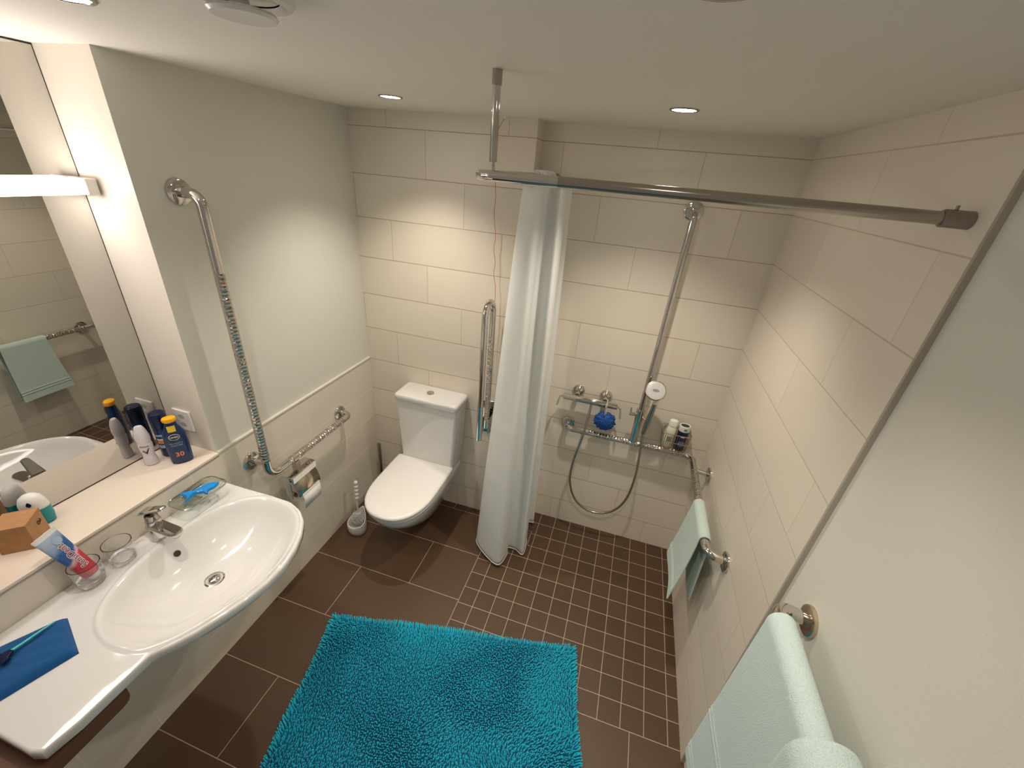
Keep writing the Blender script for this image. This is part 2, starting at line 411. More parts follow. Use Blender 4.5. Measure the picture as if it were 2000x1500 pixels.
# ---------------------------------------------------------------- downlights (real spots behind each)
for i, (x, y, lab) in enumerate([(1.49,-.456,'recessed ceiling spotlight glowing above the shower'), (.477,-.41,'recessed ceiling spotlight above the toilet'),
                            (1.475,-1.368,'recessed ceiling spotlight cut by the top edge of the photo, right of centre'), (.445,-1.36,'recessed ceiling spotlight near the mirror at the top left')]):
    t = thing('downlight', lab, 'ceiling light', (x, y, C-.004), 'recessed ceiling spotlights')
    obj('ring', MB().lathe([(.035,-.001),(.0365,-.0035),(.041,-.004),(.0435,-.002),(.0435,0),(.035,0)], (x,y,C), n=40, cap=False), m_chr2, t)
    obj('lens', MB().lathe([(.0005,-.002),(.035,-.002),(.035,-.0005),(.0005,-.0005)], (x,y,C), n=40), m_dl if i == 0 else m_dld, t)
    ld = bpy.data.lights.new('spot', 'SPOT'); ld.energy = SPOT_W*(1, .95, .85, .45)[i]; ld.color = SPOT_COL; ld.spot_size = math.radians(108); ld.spot_blend = 1.0; ld.shadow_soft_size = .022
    lo = bpy.data.objects.new('spot', ld); COL.objects.link(lo); lo.parent = t; lo.location = (0, 0, -.012)

# ---------------------------------------------------------------- ceiling vent
vx, vy = .800, -1.352
t = thing('ceiling_vent', 'round white ventilation valve on the ceiling at the top edge', 'vent', (vx, vy, C-.03))
obj('rim', MB().lathe([(.052,-.002),(.060,-.009),(.070,-.007),(.074,0),(.052,0)], (vx,vy,C), n=48, cap=False), m_plw, t)
obj('disc', MB().lathe([(.001,-.028),(.044,-.027),(.048,-.023),(.045,-.019),(.012,-.017),(.010,0),(.001,0)], (vx,vy,C), n=48), m_plw, t)

# ---------------------------------------------------------------- washbasin
ZT = .870
outl = [(.0,-1.064),(.13,-1.062),(.246,-1.058),(.343,-1.060),(.405,-1.082),(.452,-1.118),(.492,-1.175),(.518,-1.235),(.533,-1.30),(.532,-1.373),(.520,-1.435),(.500,-1.495),(.472,-1.562),(.446,-1.606),(.430,-1.628),(.4165,-1.642),
        (.415,-1.66),(.415,-1.845),(.408,-1.866),(.388,-1.876),(0,-1.876)]
rimp = [(.225,-1.082),(.162,-1.125),(.118,-1.20),(.098,-1.29),(.094,-1.37),(.102,-1.46),(.128,-1.54),(.165,-1.60),(.215,-1.638),(.277,-1.655),(.335,-1.655),(.388,-1.640),
        (.428,-1.60),(.456,-1.556),(.484,-1.492),(.504,-1.43),(.516,-1.37),(.517,-1.30),(.503,-1.238),(.478,-1.18),(.44,-1.128),(.395,-1.095),(.34,-1.075),(.28,-1.072)]
rimp = catmull([(x,y,0) for x,y in rimp], 6, True)
cb = (.27, -1.36)
def ray(poly, th):
    dx, dy = math.cos(th), math.sin(th); best = None; n = len(poly)
    for i in range(n):
        ax, ay = poly[i][0]-cb[0], poly[i][1]-cb[1]; bx, by = poly[(i+1)%n][0]-cb[0], poly[(i+1)%n][1]-cb[1]
        ex, ey = bx-ax, by-ay; den = dx*ey-dy*ex
        if abs(den) < 1e-12: continue
        t = (ax*ey-ay*ex)/den; s_ = (ax*dy-ay*dx)/den
        if t > 0 and -1e-9 <= s_ <= 1+1e-9: best = t if best is None else max(best, t)
    return best
ths = sorted([2*PI*i/120 for i in range(120)] + [math.atan2(p[1]-cb[1], p[0]-cb[0]) % (2*PI) for p in (outl[0], outl[-1])])
Ro = [ray(outl, t) for t in ths]; Rb = [ray(rimp, t) for t in ths]
def lp(R, z, k=1.0, d=0.0): 
    out = []
    for i, t in enumerate(ths):
        r = R[i]*k+d; zz = z(i) if callable(z) else z; out.append((max(.0004, cb[0]+r*math.cos(t)), cb[1]+r*math.sin(t), zz))
    return out
Rm = [min(b*1.0+.010, o-.0095) for b, o in zip(Rb, Ro)]; Re = [o-.005 for o in Ro]
loops = [lp(Rb, .752, .30), lp(Rb, .742, .75), lp(Rb, .800, .93), lp(Rb, .828, 1, -.004), lp(Ro, .836, 1, -.008), lp(Ro, .8375, 1, -.004), lp(Ro, .841), lp(Ro, .861), lp(Ro, .8665, 1, -.0015), lp(Re, .8695), lp([o-.009 for o in Ro], .8698), lp([min(m_+.004, o-.009) for m_, o in zip(Rm, Ro)], .8699),
         lp(Rm, .8702), lp([r-.005 for r in Rm], .8735), lp(Rb, .8748, 1, .0), lp(Rb, .8738, 1, -.006), lp(Rb, .868, 1, -.014)]
for k in (.90, .84, .77, .69, .60, .50, .40, .30, .20, .12, .085):
    loops.append(lp(Rb, .748+.118*min(1, (k/.945))**3.0, k))
bs = MB().loft(loops, True, True)
wb = thing('washbasin', 'white ceramic washbasin with oval bowl and counter to its left', 'washbasin', (.2, -1.45, .742))
obj('basin', bs, m_cer, wb, sharp=60)
dno = obj('drain', MB().lathe([(.030,.0),(.031,.004),(.026,.006),(.024,.002),(.0235,0)], (.27,-1.36,.748), n=32, cap=False).lathe([(.001,.014),(.012,.0135),(.019,.011),(.021,.008),(.019,.006),(.001,.006)], (.27,-1.36,.748), n=32), m_chr, wb)
obj('drain_gap', MB().lathe([(.0005,.0022),(.0245,.0022),(.0245,.001),(.0005,.001)], (.27,-1.36,.748), n=32), m_dark, dno)
ax = Vector((.85, 0, .52)).normalized()
# overflow hole sits on the slope behind the drain
k_ = .80; zo = .748+.118*(k_/.945)**3; po = (cb[0]-ray(rimp, PI)*k_+.001, -1.36, zo+.002)
obj('overflow', MB().lathe([(.0005,.001),(.0105,.001),(.0105,-.004),(.0005,-.004)], po, ax, 24, sy=1), m_dark, wb)

# ---------------------------------------------------------------- tap
tx, ty = .060, -1.352
tp = thing('basin_tap', 'chrome single-lever mixer tap at the back of the washbasin', 'tap', (tx, ty, .872))
obj('body', MB().lathe([(.001,0),(.027,0),(.027,.004),(.0245,.012),(.023,.05),(.0225,.075),(.020,.082),(.001,.083)], (tx,ty,.8715), n=32), m_chr, tp)
sp = MB()
def plate(p0, p1, w0, w1, th, n=12):
    """flat spout / lever with a round tip"""
    p0, p1 = Vector(p0), Vector(p1); d = (p1-p0); ln = d.length; d.normalize(); side = Vector((0,0,1)).cross(d).normalized(); up = d.cross(side)
    pts = [(0, -w0/2), (ln-w1/2, -w1/2)] + [(ln-w1/2+w1/2*math.sin(PI*i/n)*1.0, -w1/2*math.cos(PI*i/n)) for i in range(1, n)] + [(ln-w1/2, w1/2), (0, w0/2)]
    ins = inset(pts, min(.004, th*.4)); L_ = []
    for P_, h in ((ins, 0), (pts, th*.3), (pts, th*.7), (ins, th)):
        L_.append([tuple(p0 + d*a + side*b + up*h) for a, b in P_])
    return MB().loft(L_)
spo = obj('spout', plate((tx-.010, ty, .916), (tx+.118, ty-.004, .920), .046, .044, .020), m_chr, tp)
obj('aerator', MB().lathe([(.001,0),(.011,0),(.011,.012),(.001,.012)], (tx+.095,ty-.003,.909), n=20), m_chr2, spo)
lev = obj('lever', plate((tx-.028, ty, .970), (tx+.060, ty+.014, 1.004), .040, .026, .011), m_chr, tp)
obj('neck', MB().lathe([(.001,0),(.018,0),(.020,.016),(.018,.034),(.001,.038)], (tx,ty,.937), n=24), m_chr2, tp)

# ---------------------------------------------------------------- glasses, toothpaste
def tumbler(x, y, z, lab):
    r, h = .035, .078
    prof = [(.001,0),(.027,0),(.031,.004),(.031,.010),(.034,.016),(.033,.022),(.036,.028),(.0375,h),(.0363,h+.0008),(.0352,h),(.0335,.030),(.031,.022),(.001,.018)]
    o = obj('drinking_glass', MB().lathe(prof, (x,y,z), n=56), m_tum, loc=(x,y,z)); tag(o, lab, 'glass', 'glass tumblers beside the tap')
tumbler(.050, -1.545, ZT+.0005, 'clear glass tumbler on the washbasin holding the toothpaste tube')
tumbler(.052, -1.458, ZT+.0005, 'empty clear glass tumbler on the washbasin nearest the tap')
a0 = Vector((.056, -1.537, .898)); a1 = Vector((.018, -1.574, 1.088))
Z_ = (a1-a0).normalized(); X_ = Vector((0,-.056,.014)); X_ = (X_-Z_*X_.dot(Z_)).normalized(); Y_ = Z_.cross(X_)
if Y_.dot(Vector(CAM)-a0) < 0: Y_ = -Y_
ln = (a1-a0).length
def tloop(wd, dp, h, n=28): return [tuple(a0 + X_*(wd*math.cos(2*PI*i/n)) + Y_*(dp*math.sin(2*PI*i/n)) + Z_*h) for i in range(n)]
tt = thing('toothpaste_tube', 'red, blue and white toothpaste tube leaning cap-down in the glass', 'toothpaste', tuple(a0))
body = MB().loft([tloop(.019,.0175,.012), tloop(.0215,.019,.018), tloop(.0235,.0165,.07), tloop(.026,.010,.13), tloop(.028,.0035,ln-.014)], True, True)
nb_ = len(body.f)
def tubemat():
    m, nt, b = newmat('toothpaste_print'); tc = nt.nodes.new('ShaderNodeTexCoord'); mp = nt.nodes.new('ShaderNodeVectorMath'); mp.operation = 'DOT_PRODUCT'
    nt.links.new(tc.outputs['Object'], mp.inputs[0]); mp.inputs[1].default_value = Z_
    mx = nt.nodes.new('ShaderNodeVectorMath'); mx.operation = 'DOT_PRODUCT'; nt.links.new(tc.outputs['Object'], mx.inputs[0]); mx.inputs[1].default_value = X_
    ns = nt.nodes.new('ShaderNodeTexNoise'); ns.inputs['Scale'].default_value = 45; nt.links.new(tc.outputs['Object'], ns.inputs['Vector'])
    h = mth(nt, 'ADD', mth(nt, 'ADD', mp.outputs['Value'], mth(nt, 'MULTIPLY', mx.outputs['Value'], .9)), mth(nt, 'MULTIPLY', mth(nt, 'SUBTRACT', ns.outputs[0], .5), .03))
    r = nt.nodes.new('ShaderNodeValToRGB'); nt.links.new(mth(nt, 'DIVIDE', h, .2), r.inputs[0]); e = r.color_ramp.elements
    e[0].position = .0; e[0].color = (.55,.02,.04,1); e[1].position = 1; e[1].color = (.55,.68,.82,1)
    for p, c in ((.38,(.6,.05,.07,1)), (.46,(.75,.5,.55,1)), (.50,(.05,.12,.35,1)), (.66,(.04,.15,.42,1)), (.80,(.40,.52,.72,1))): q = e.new(p); q.color = c
    nt.links.new(r.outputs[0], b.inputs['Base Color']); b.inputs['Roughness'].default_value = .25
    return m
obj('tube_body', body, tubemat(), tt)
obj('crimp', MB().loft([tloop(.0282,.0033,ln-.014), tloop(.029,.0012,ln-.006), tloop(.029,.0010,ln)]), m_white, tt)
obj('cap', MB().loft([tloop(.013,.013,-.004), tloop(.014,.014,0), tloop(.015,.015,.0115)]), m_white, tt)
def on_tube(mb, u0, h0, name, m_):
    # u runs along the tube away from the cap, v across it
    o = MB(); o.f = mb.f; o.m = mb.m
    for u, v, _ in mb.v:
        h = h0+u; xx = u0+v; k = min(1, max(0, (h-.018)/(ln-.032))); dp = float(np.interp(h, [.012,.018,.07,.13,ln-.014], [.0175,.019,.0165,.010,.0035])); wd = float(np.interp(h, [.012,.018,.07,.13,ln-.014], [.019,.0215,.0235,.026,.028]))
        y = dp*math.sqrt(max(.02, 1-(xx/wd)**2)); o.v.append(tuple(a0 + X_*xx*SGN + Y_*(y+.0008) + Z_*h))
    obj(name, o, m_, tt)
SGN = 1
a0s = a0.copy()
on_tube(text_mb('SensiDent', .0235, .0016), -.002, .098, 'lettering_outline', m_white)
a0 = a0 + Y_*.0005
on_tube(text_mb('SensiDent', .0235, .0001), -.002, .098, 'lettering', mat('dark_red_print', (.30,.01,.08), .35))
on_tube(patch(.026, .022, ell=True), -.008, ln-.036, 'tooth_emblem', m_sky)
a0 = a0s

# ---------------------------------------------------------------- soap dish
sd = thing('soap_dish', 'clear glass soap dish held on the wall beside the tap', 'soap dish', (.055, -1.19, .905))
def rl(x0,x1,y0,y1,r,z): return [(x,y,z) for x,y in rrect(x0,x1,y0,y1,r)]
z0 = .908
dish = MB().loft([rl(.022,.088,-1.255,-1.125,.02,z0), rl(.014,.096,-1.265,-1.115,.024,z0+.006), rl(.006,.104,-1.275,-1.105,.028,z0+.024), rl(.0095,.1005,-1.271,-1.109,.026,z0+.025),
                  rl(.018,.092,-1.261,-1.119,.022,z0+.009), rl(.026,.084,-1.251,-1.129,.018,z0+.004)])
obj('bowl', dish, glassmat('dish_glass', (.88,.92,.90)), sd)
obj('wall_bracket', MB().tube(fillet([(.001,-1.19,.90),(.06,-1.19,.90),(.06,-1.19,.907)],.01), .006).lathe([(.001,0),(.02,0),(.02,.006),(.001,.006)], (.0005,-1.19,.90), (1,0,0), 24), m_chr, sd)
ring = MB().tube([(x,y,z0+.021) for x,y in rrect(.004,.106,-1.277,-1.103,.03,8)], .0022, 8, closed=True)
obj('holder_ring', ring, m_chr, sd)
def fish_poly(k=1):
    return catmull([(x*k, y*k, 0) for x, y in [(.062,.0),(.050,.014),(.028,.020),(.004,.013),(-.020,.007),(-.034,.012),(-.058,.024),(-.050,.006),(-.046,-.002),(-.050,-.018),(-.060,-.030),(-.036,-.014),(-.018,-.008),(.002,-.016),(.012,-.034),(.020,-.018),(.040,-.016)]], 4, True)
fp = fish_poly(); R_ = Matrix.Rotation(math.radians(68), 4, 'Z'); T_ = Matrix.Translation((.058,-1.182,z0+.019))
f3 = MB().loft([[(x*.8,y*.8,0) for x,y,_ in fp], [(x*.97,y*.97,.003) for x,y,_ in fp], [(x,y,.007) for x,y,_ in fp], [(x*.93,y*.9,.012) for x,y,_ in fp], [(x*.6,y*.5,.015) for x,y,_ in fp]])
f3.xf(T_ @ Matrix.Rotation(math.radians(6),4,'Y') @ R_)
fo = obj('toy_fish', f3, m_blue, loc=(.058,-1.182,z0+.019)); tag(fo, 'bright blue plastic fish lying in the glass soap dish', 'bath toy')
wr = [Vector((.052,0,.008)), Vector((-.055,.006,.004))]
def stick(name, p0, p1, r, m_, lab=None, cat=None, grp=None):
    o = obj(name, MB().tube([p0, tuple(Vector(p0).lerp(Vector(p1),.5)), p1], r, 8), m_, loc=p0)
    if lab: tag(o, lab, cat, grp)
    return o
stick('metal_clip', (.030,-1.235,z0+.024), (.034,-1.135,z0+.029), .0035, m_chr, 'silver metal clip behind the blue fish in the soap dish', 'clip')

# ---------------------------------------------------------------- washcloth and razor
def cloth_sheet(corners, z, th, nx=28, ny=28, amp=.0012):
    A, B, C_, D_ = [Vector((*c, 0)) for c in corners]; g = []
    for j in range(ny+1):
        for i in range(nx+1):
            p = A.lerp(B, i/nx).lerp(D_.lerp(C_, i/nx), j/ny); e = min(i, nx-i)/nx*2; f_ = min(j, ny-j)/ny*2
            h = th*(min(1, e*5)*min(1, f_*5))**.35
            g.append((p.x, p.y, z + h + amp*math.sin(i*.9+j*.4)*min(1,e*4)*min(1,f_*4)))
    mb = MB(); N = nx+1
    fs = [(j*N+i, j*N+i+1, (j+1)*N+i+1, (j+1)*N+i) for j in range(ny) for i in range(nx)]
    b = [(x,y,z) for x,y,_ in g]; n0 = len(g)
    mb.add(g+b, fs + [tuple(n0+k for k in reversed(f)) for f in fs])
    per = [i for i in range(N)] + [j*N+nx for j in range(1,ny+1)] + [ny*N+i for i in range(nx-1,-1,-1)] + [j*N for j in range(ny-1,0,-1)]
    mb.add([], []); 
    for k in range(len(per)): a, b_ = per[k], per[(k+1)%len(per)]; mb.f.append((b_, a, n0+a, n0+b_)); mb.m.append(0)
    return mb
co = obj('washcloth', cloth_sheet([(.112,-1.646),(.246,-1.700),(.190,-1.87),(.030,-1.800)], ZT+.0005, .019), m_cloth, loc=(.14,-1.75,ZT), sharp=80)
tag(co, 'folded blue terry washcloth lying on the washbasin counter', 'cloth')
zr = ZT+.0275
rz = thing('razor', 'teal handled razor with dark blue head on the folded washcloth', 'razor', (.12,-1.73,zr))
hp_ = [(.122,-1.672,zr),(.120,-1.70,zr+.001),(.119,-1.73,zr+.002),(.118,-1.757,zr+.004)]
obj('handle', MB().tube(catmull(hp_,4), [.0025+.0022*i/12 for i in range(13)], 10), m_tealc, rz)
obj('head', MB().xf(Matrix()).merge(MB().box(-.021,.021,-.008,.008,-.003,.007).xf(Matrix.Translation((.119,-1.777,zr+.003)) @ Matrix.Rotation(.25,4,'X'))).merge(MB().loft([[(x,-1.772,zr+z) for x,z in ((.106,.001),(.132,.001),(.132,.008),(.106,.008))],[(x,-1.755,zr+z) for x,z in ((.113,.001),(.123,.001),(.123,.008),(.113,.008))]])), m_navy2, rz, bevel=.001)

# ---------------------------------------------------------------- bottles on the ledge
ZL = L+.0005
def lens_bottle(x, y, ang, prof, n=40, m=0):
    loops = []
    for a, b, h in prof:
        loops.append([(x + a*math.cos(t)*math.cos(ang) - b*math.sin(t)*math.sin(ang), y + a*math.cos(t)*math.sin(ang) + b*math.sin(t)*math.cos(ang), ZL+h) for t in [2*PI*i/n for i in range(n)]])
    return MB().loft(loops)
# sunscreen
bx_, by_, ba = -.072, -1.126, math.radians(52)
sb = thing('sunscreen_bottle', 'flat navy blue sunscreen bottle with yellow cap, marked 30', 'bottle', (bx_,by_,ZL), 'toiletries at the end of the ledge')
obj('body', lens_bottle(bx_,by_,ba,[(.026,.012,0),(.033,.017,.004),(.035,.019,.03),(.036,.019,.09),(.034,.018,.13),(.027,.016,.150),(.019,.0145,.165),(.017,.014,.180)]), m_navy, sb)
obj('cap', lens_bottle(bx_,by_,ba,[(.0172,.0142,.1805),(.021,.0165,.184),(.022,.0172,.193),(.020,.016,.197),(.004,.004,.198)]), m_yel, sb)
def lab(mb, dz, name, m_, par, cx=bx_, cy=by_, a=.036, b=.019, ang=ba, off=.0012, roll=0): return obj(name, wrap(mb, cx, cy, a, b, ang, ZL+dz, off, roll), m_, par)
lab(patch(.024,.026), .158, 'yellow_label', m_ylab, sb, a=.026, b=.0185)
em = lab(patch(.034,.026,ell=True), .122, 'emblem', m_white, sb, off=.0008); lab(patch(.030,.022,ell=True), .122, 'emblem_field', m_navy2, em, off=.0014)
lab(text_mb('NIVEA',.0085,.0002), .122, 'lettering', m_white, em, off=.002)
lab(text_mb('PROTECT &',.0078), .094, 'label_text', m_sky, sb); lab(text_mb('MOISTURE',.0078), .085, 'label_text', m_sky, sb)
lab(text_mb('30',.027,.0006), .045, 'number', m_orange, sb)
# blue spray can
cx_, cy_, cang = -.160, -1.108, math.radians(50)
sc_ = thing('shaving_gel_can', 'dark blue round aerosol can with red and white bands behind the sunscreen', 'can', (cx_,cy_,ZL), 'toiletries at the end of the ledge')
obj('body', MB().lathe([(.001,0),(.024,0),(.0255,.004),(.0255,.120),(.024,.126)], (cx_,cy_,ZL), n=40), m_navy, sc_)
obj('cap', MB().lathe([(.0245,.1265),(.026,.128),(.027,.175),(.024,.186),(.018,.189),(.001,.187)], (cx_,cy_,ZL), n=40), m_navy2, sc_)
for dz, h, m_ in ((.098,.008,m_sky),(.080,.007,m_white),(.068,.014,m_orange),(.048,.014,m_sky)):
    lab(patch(.048,h,16), dz, 'label_band', m_, sc_, cx_, cy_, .0255, .0255, cang, .0006)
# deodorant
dx_, dy_, da = -.158, -1.178, math.radians(45)
de = thing('deodorant', 'white waisted deodorant bottle with black tick, nearest the mirror edge', 'bottle', (dx_,dy_,ZL), 'toiletries at the end of the ledge')
obj('body', lens_bottle(dx_,dy_,da,[(.018,.013,0),(.021,.016,.003),(.0215,.0165,.02),(.0195,.015,.035),(.0175,.0145,.045),(.0215,.016,.065),(.0225,.017,.09),(.0205,.016,.10)]), m_lav, de)
obj('cap', lens_bottle(dx_,dy_,da,[(.0205,.0162,.1005),(.023,.018,.115),(.0225,.0175,.128),(.018,.015,.150),(.014,.011,.163),(.011,.008,.168),(.002,.002,.166)]), m_lav, de)
lab(text_mb('Rexona',.0085,.0002), .088, 'lettering', m_blk, de, dx_, dy_, .0225, .017, da)
tick = MB().add([(-.010,.010,0),(-.006,.012,0),(.0,.002,0),(.010,.020,0),(.012,.018,0),(.002,-.006,0)], [(0,1,2,5),(5,2,3,4)])
lab(tick, .060, 'tick_mark', m_blk, de, dx_, dy_, .0220, .0165, da, .0015)
# teal soap bottle and kraft boxes
qx, qy, qa = -.176, -1.497, math.radians(48)
so = thing('hand_soap_bottle', 'squat white-topped bottle of teal liquid behind the brown box', 'bottle', (qx,qy,ZL))
obj('body', lens_bottle(qx,qy,qa,[(.026,.018,0),(.031,.022,.004),(.034,.024,.03),(.033,.023,.06)]), m_teal, so)
obj('top', lens_bottle(qx,qy,qa,[(.0332,.0232,.0602),(.032,.022,.08),(.025,.018,.100),(.014,.010,.110),(.003,.003,.113)]), m_white, so)
dp_ = catmull([(x*1.2,y*1.2,0) for x,y in [(0,.008),(.004,.002),(.0045,-.003),(0,-.007),(-.0045,-.003),(-.004,.002)]],3,True)
dm = MB().add(dp_, [tuple(range(len(dp_)))]); lab(dm, .086, 'drop_emblem', m_navy2, so, qx, qy, .032, .022, qa, .0012)
def kraft(cx, cy, ang, s, h, lab_, top=0):
    o = thing('cardboard_box', lab_, 'box', (cx,cy,ZL), 'brown boxes on the ledge')
    R = Matrix.Translation((cx,cy,ZL)) @ Matrix.Rotation(ang,4,'Z')
    obj('carton', MB().box(-s/2,s/2,-s/2,s/2,0,h).xf(R), m_card, o, bevel=.0015)
    return o, R
kb, R = kraft(-.126, -1.563, math.radians(41), .078, .089, 'brown cube-shaped box standing on the ledge behind the toothpaste')
ink = mat('dark_brown_ink', (.04,.015,.005), .6)
for marks in (((.012,.058,.016,.004,.5),(.016,.052,.016,.0035,-.4),(.006,.054,.010,.003,1.2),(.020,.060,.008,.003,1.0)),
              ((-.012,.018,.008,.003,.3),(-.006,.015,.006,.003,1.3),(-.016,.014,.005,.003,-.6),(-.009,.0165,.014,.002,0))):
    mk = MB()
    for x, z, w_, h_, a_ in marks:
        mk.merge(MB().box(-w_/2,w_/2,-.0004,.0004,-h_/2,h_/2).xf(Matrix.Translation((.0395,x,z)) @ Matrix.Rotation(PI/2,4,'Z') @ Matrix.Rotation(a_,4,'Y')))
    obj('printed_mark', mk.xf(R), ink, kb)
kraft(-.060, -1.723, math.radians(-12), .095, .060, 'second brown box, cut by the left edge of the photo')

# ---------------------------------------------------------------- socket
so_ = thing('wall_socket', 'white double wall socket beside the mirror behind the bottles', 'socket', (-.125,YN-.0015,1.12))
yy = YN-.0015
obj('plate', MB().box(-.168,-.080,yy-.009,yy-.0002,1.075,1.165), m_plw, so_, bevel=.003)
for zc in (1.137, 1.101):
    hx = MB(); pts = [(.016,0),(.009,.0095),(-.009,.0095),(-.016,0),(-.009,-.0095),(.009,-.0095)]
    hx.loft([[(-.124+x*k,y_,zc+z*k) for x,z in pts] for y_, k in ((yy-.0092,1),(yy-.0094,.85),(yy-.003,.8))])
    h = obj('outlet', hx, mat('socket_recess', (.45,.43,.40), .4), so_)
    obj('pin_holes', MB().lathe([(.0005,0),(.0022,0),(.0022,.002),(.0005,.002)],(-.131,yy-.0062,zc),(0,-1,0),12).lathe([(.0005,0),(.0022,0),(.0022,.002),(.0005,.002)],(-.117,yy-.0062,zc),(0,-1,0),12).lathe([(.0005,0),(.0022,0),(.0022,.002),(.0005,.002)],(-.124,yy-.0062,zc-.004),(0,-1,0),12), m_dark, h)

# ---------------------------------------------------------------- wooden shelf below counter
ws = obj('wooden_shelf', MB().prism(rrect(.02,.40,-2.12,-1.700,.03), .765, .815, bev=.004), m_wood, loc=(.2,-1.9,.765)); tag(ws, 'dark brown wooden board under the washbasin counter', 'shelf')
obj('shelf_bracket', MB().box(0.001,.03,-2.1,-1.73,.735,.7648), m_wood, ws)

# ---------------------------------------------------------------- grab bars
def flange(p, axd, r=.041):
    return MB().lathe([(.001,0),(r,0),(r+.0005,.003),(r-.001,.009),(r-.007,.012),(.018,.013),(.001,.013)], p, axd, 36)
RB = .0172
t = thing('grab_bar', 'L-shaped chrome grab bar on the left wall beside the washbasin', 'grab bar', (.07,-.9,.785))
pth = fillet([(-.004,-.915,1.943),(.073,-.908,1.943),(.073,-.905,.786),(.073,-.33,.786),(-.0,-.33,.780)], .055, 10, .03)
obj('rail', MB().tube(pth, RB, 20, mf=lambda u, p: 1 if (.90 < p.z < 1.72 or (p.z < .80 and -.80 < p.y < -.42)) else 0), [m_chr, m_grip], t)
obj('support_stub', MB().tube([(0,-.915,.862),(.073,-.908,.862)], .0125, 16), m_chr, t)
obj('wall_flange', flange((-.0078,-.915,1.943),(1,0,0)), m_chr, t); obj('wall_flange', flange((.0002,-.915,.862),(1,0,0)), m_chr, t); obj('wall_flange', flange((.0002,-.33,.780),(1,0,0)), m_chr, t)
# shower rail + horizontal bar around corner
yb = S-.078; xr = W-.080
t = thing('shower_grab_bar', 'chrome shower grab bar turning the corner under the shower mixer', 'grab bar', (1.6, yb, .785))
pth = fillet([(1.258,S,.778),(1.258,yb,.785),(xr,yb,.785),(xr,-.641,.785),(W,-.641,.772)], .045, 10, .03)
obj('rail', MB().tube(pth, RB, 20, mf=lambda u, p: 1 if ((p.y > yb-.01 and 1.36 < p.x < 1.88) or (p.x > xr-.01 and -.5 < p.y < -.08)) else 0), [m_chr, m_grip], t)
for p, a_ in (((1.258,S-.0002,.778),(0,-1,0)), ((W-.0002,-.078,.772),(-1,0,0)), ((W-.0002,-.641,.768),(-1,0,0))): obj('wall_flange', flange(p, a_), m_chr, t)
obj('support_stub', MB().tube([(xr,-.078,.785),(W,-.078,.772)], .0125, 16), m_chr, t)
xv = 1.636
obj('upright_rail', MB().tube(fillet([(1.646,S,1.992),(1.646,yb,1.985),(xv,yb,.80)], .03, 8), .0160, 20), m_chr, t)
obj('wall_flange', flange((1.646,S-.0002,1.992),(0,-1,0)), m_chr, t)
obj('sleeve', MB().tube([(xv,yb,.968),(xv,yb,.803)], .0205, 24), m_chr, t)

# ---------------------------------------------------------------- hand shower
hs = thing('hand_shower', 'chrome and white hand shower clipped to the upright shower rail', 'shower head', (1.675, .0, .95))
obj('slider', MB().tube([(xv,yb,1.0),(xv,yb,.935)], .0225, 24).tube([(xv-.02,yb,.968),(xv-.055,yb-.005,.968)], .010, 16).tube([(xv-.048,yb-.005,.968),(xv-.050,yb-.005,1.005)], .004, 8).tube([(xv+.015,yb-.008,.968),(xv+.048,yb-.038,.958)], .010, 14), m_chr, hs)
h0, h1 = Vector((1.672,.000,.885)), Vector((1.690,-.018,1.085))
obj('handle', MB().tube([tuple(h0.lerp(h1,i/8)) for i in range(9)], [.011,.0125,.013,.0135,.0135,.0135,.013,.0125,.012], 20), m_chr2, hs)
hd = Vector((1.676,-.022,1.160)); ax_ = (Vector((.03,-.75,.55))).normalized()
obj('neck', MB().tube([tuple(h1), tuple(h1+Vector((0,-.003,.02))), tuple(hd-ax_*.012)], [.012,.014,.022], 20), m_plw, hs)
hdo = obj('head', MB().lathe([(.001,-.026),(.030,-.022),(.047,-.012),(.0515,-.002),(.050,.003),(.047,.0035)], tuple(hd), tuple(ax_), 40, cap=True), m_chr2, hs)
obj('spray_face', MB().lathe([(.001,.0055),(.030,.0052),(.044,.0045),(.0478,.003),(.001,.0028)], tuple(hd), tuple(ax_), 40), m_grey, hdo)
obj('logo_plate', MB().lathe([(.001,.0066),(.017,.0066),(.017,.0056),(.001,.0056)], tuple(hd), tuple(ax_), 28, sx=1, sy=.45), mat('mid_grey_print', (.25,.26,.27), .3), hdo)

# ---------------------------------------------------------------- mixer
ym = .050
t = thing('shower_mixer', 'chrome thermostatic shower mixer bar on the back wall', 'tap', (1.36,ym,.985))
obj('mixer_body', MB().lathe([(.001,-.155),(.016,-.153),(.0175,-.148),(.0175,-.095),(.019,-.092),(.019,.092),(.0175,.095),(.0175,.142),(.016,.148),(.001,.15)], (1.365,ym,.985), (1,0,0), 28), m_chr, t)
for x in (1.287, 1.442):
    obj('wall_flange', MB().lathe([(.001,0),(.035,0),(.035,.004),(.031,.014),(.022,.022),(.013,.026),(.013,S-ym),(.001,S-ym)], (x,S-.0002,1.003), (0,-1,0), 32), m_chr, t)
obj('handle', MB().tube(fillet([(1.212,ym,.985),(1.196,ym-.006,.985),(1.186,ym-.030,.935)], .01), .0052, 10), m_chr, t)
obj('handle', MB().tube(fillet([(1.515,ym,.985),(1.530,ym-.006,.983),(1.541,ym-.03,.930)], .01), .0052, 10), m_chr, t)
obj('diverter_lever', MB().tube([(1.452,ym-.012,.992),(1.453,ym-.040,.988),(1.455,ym-.048,.945)], .0045, 10), m_chr, t)
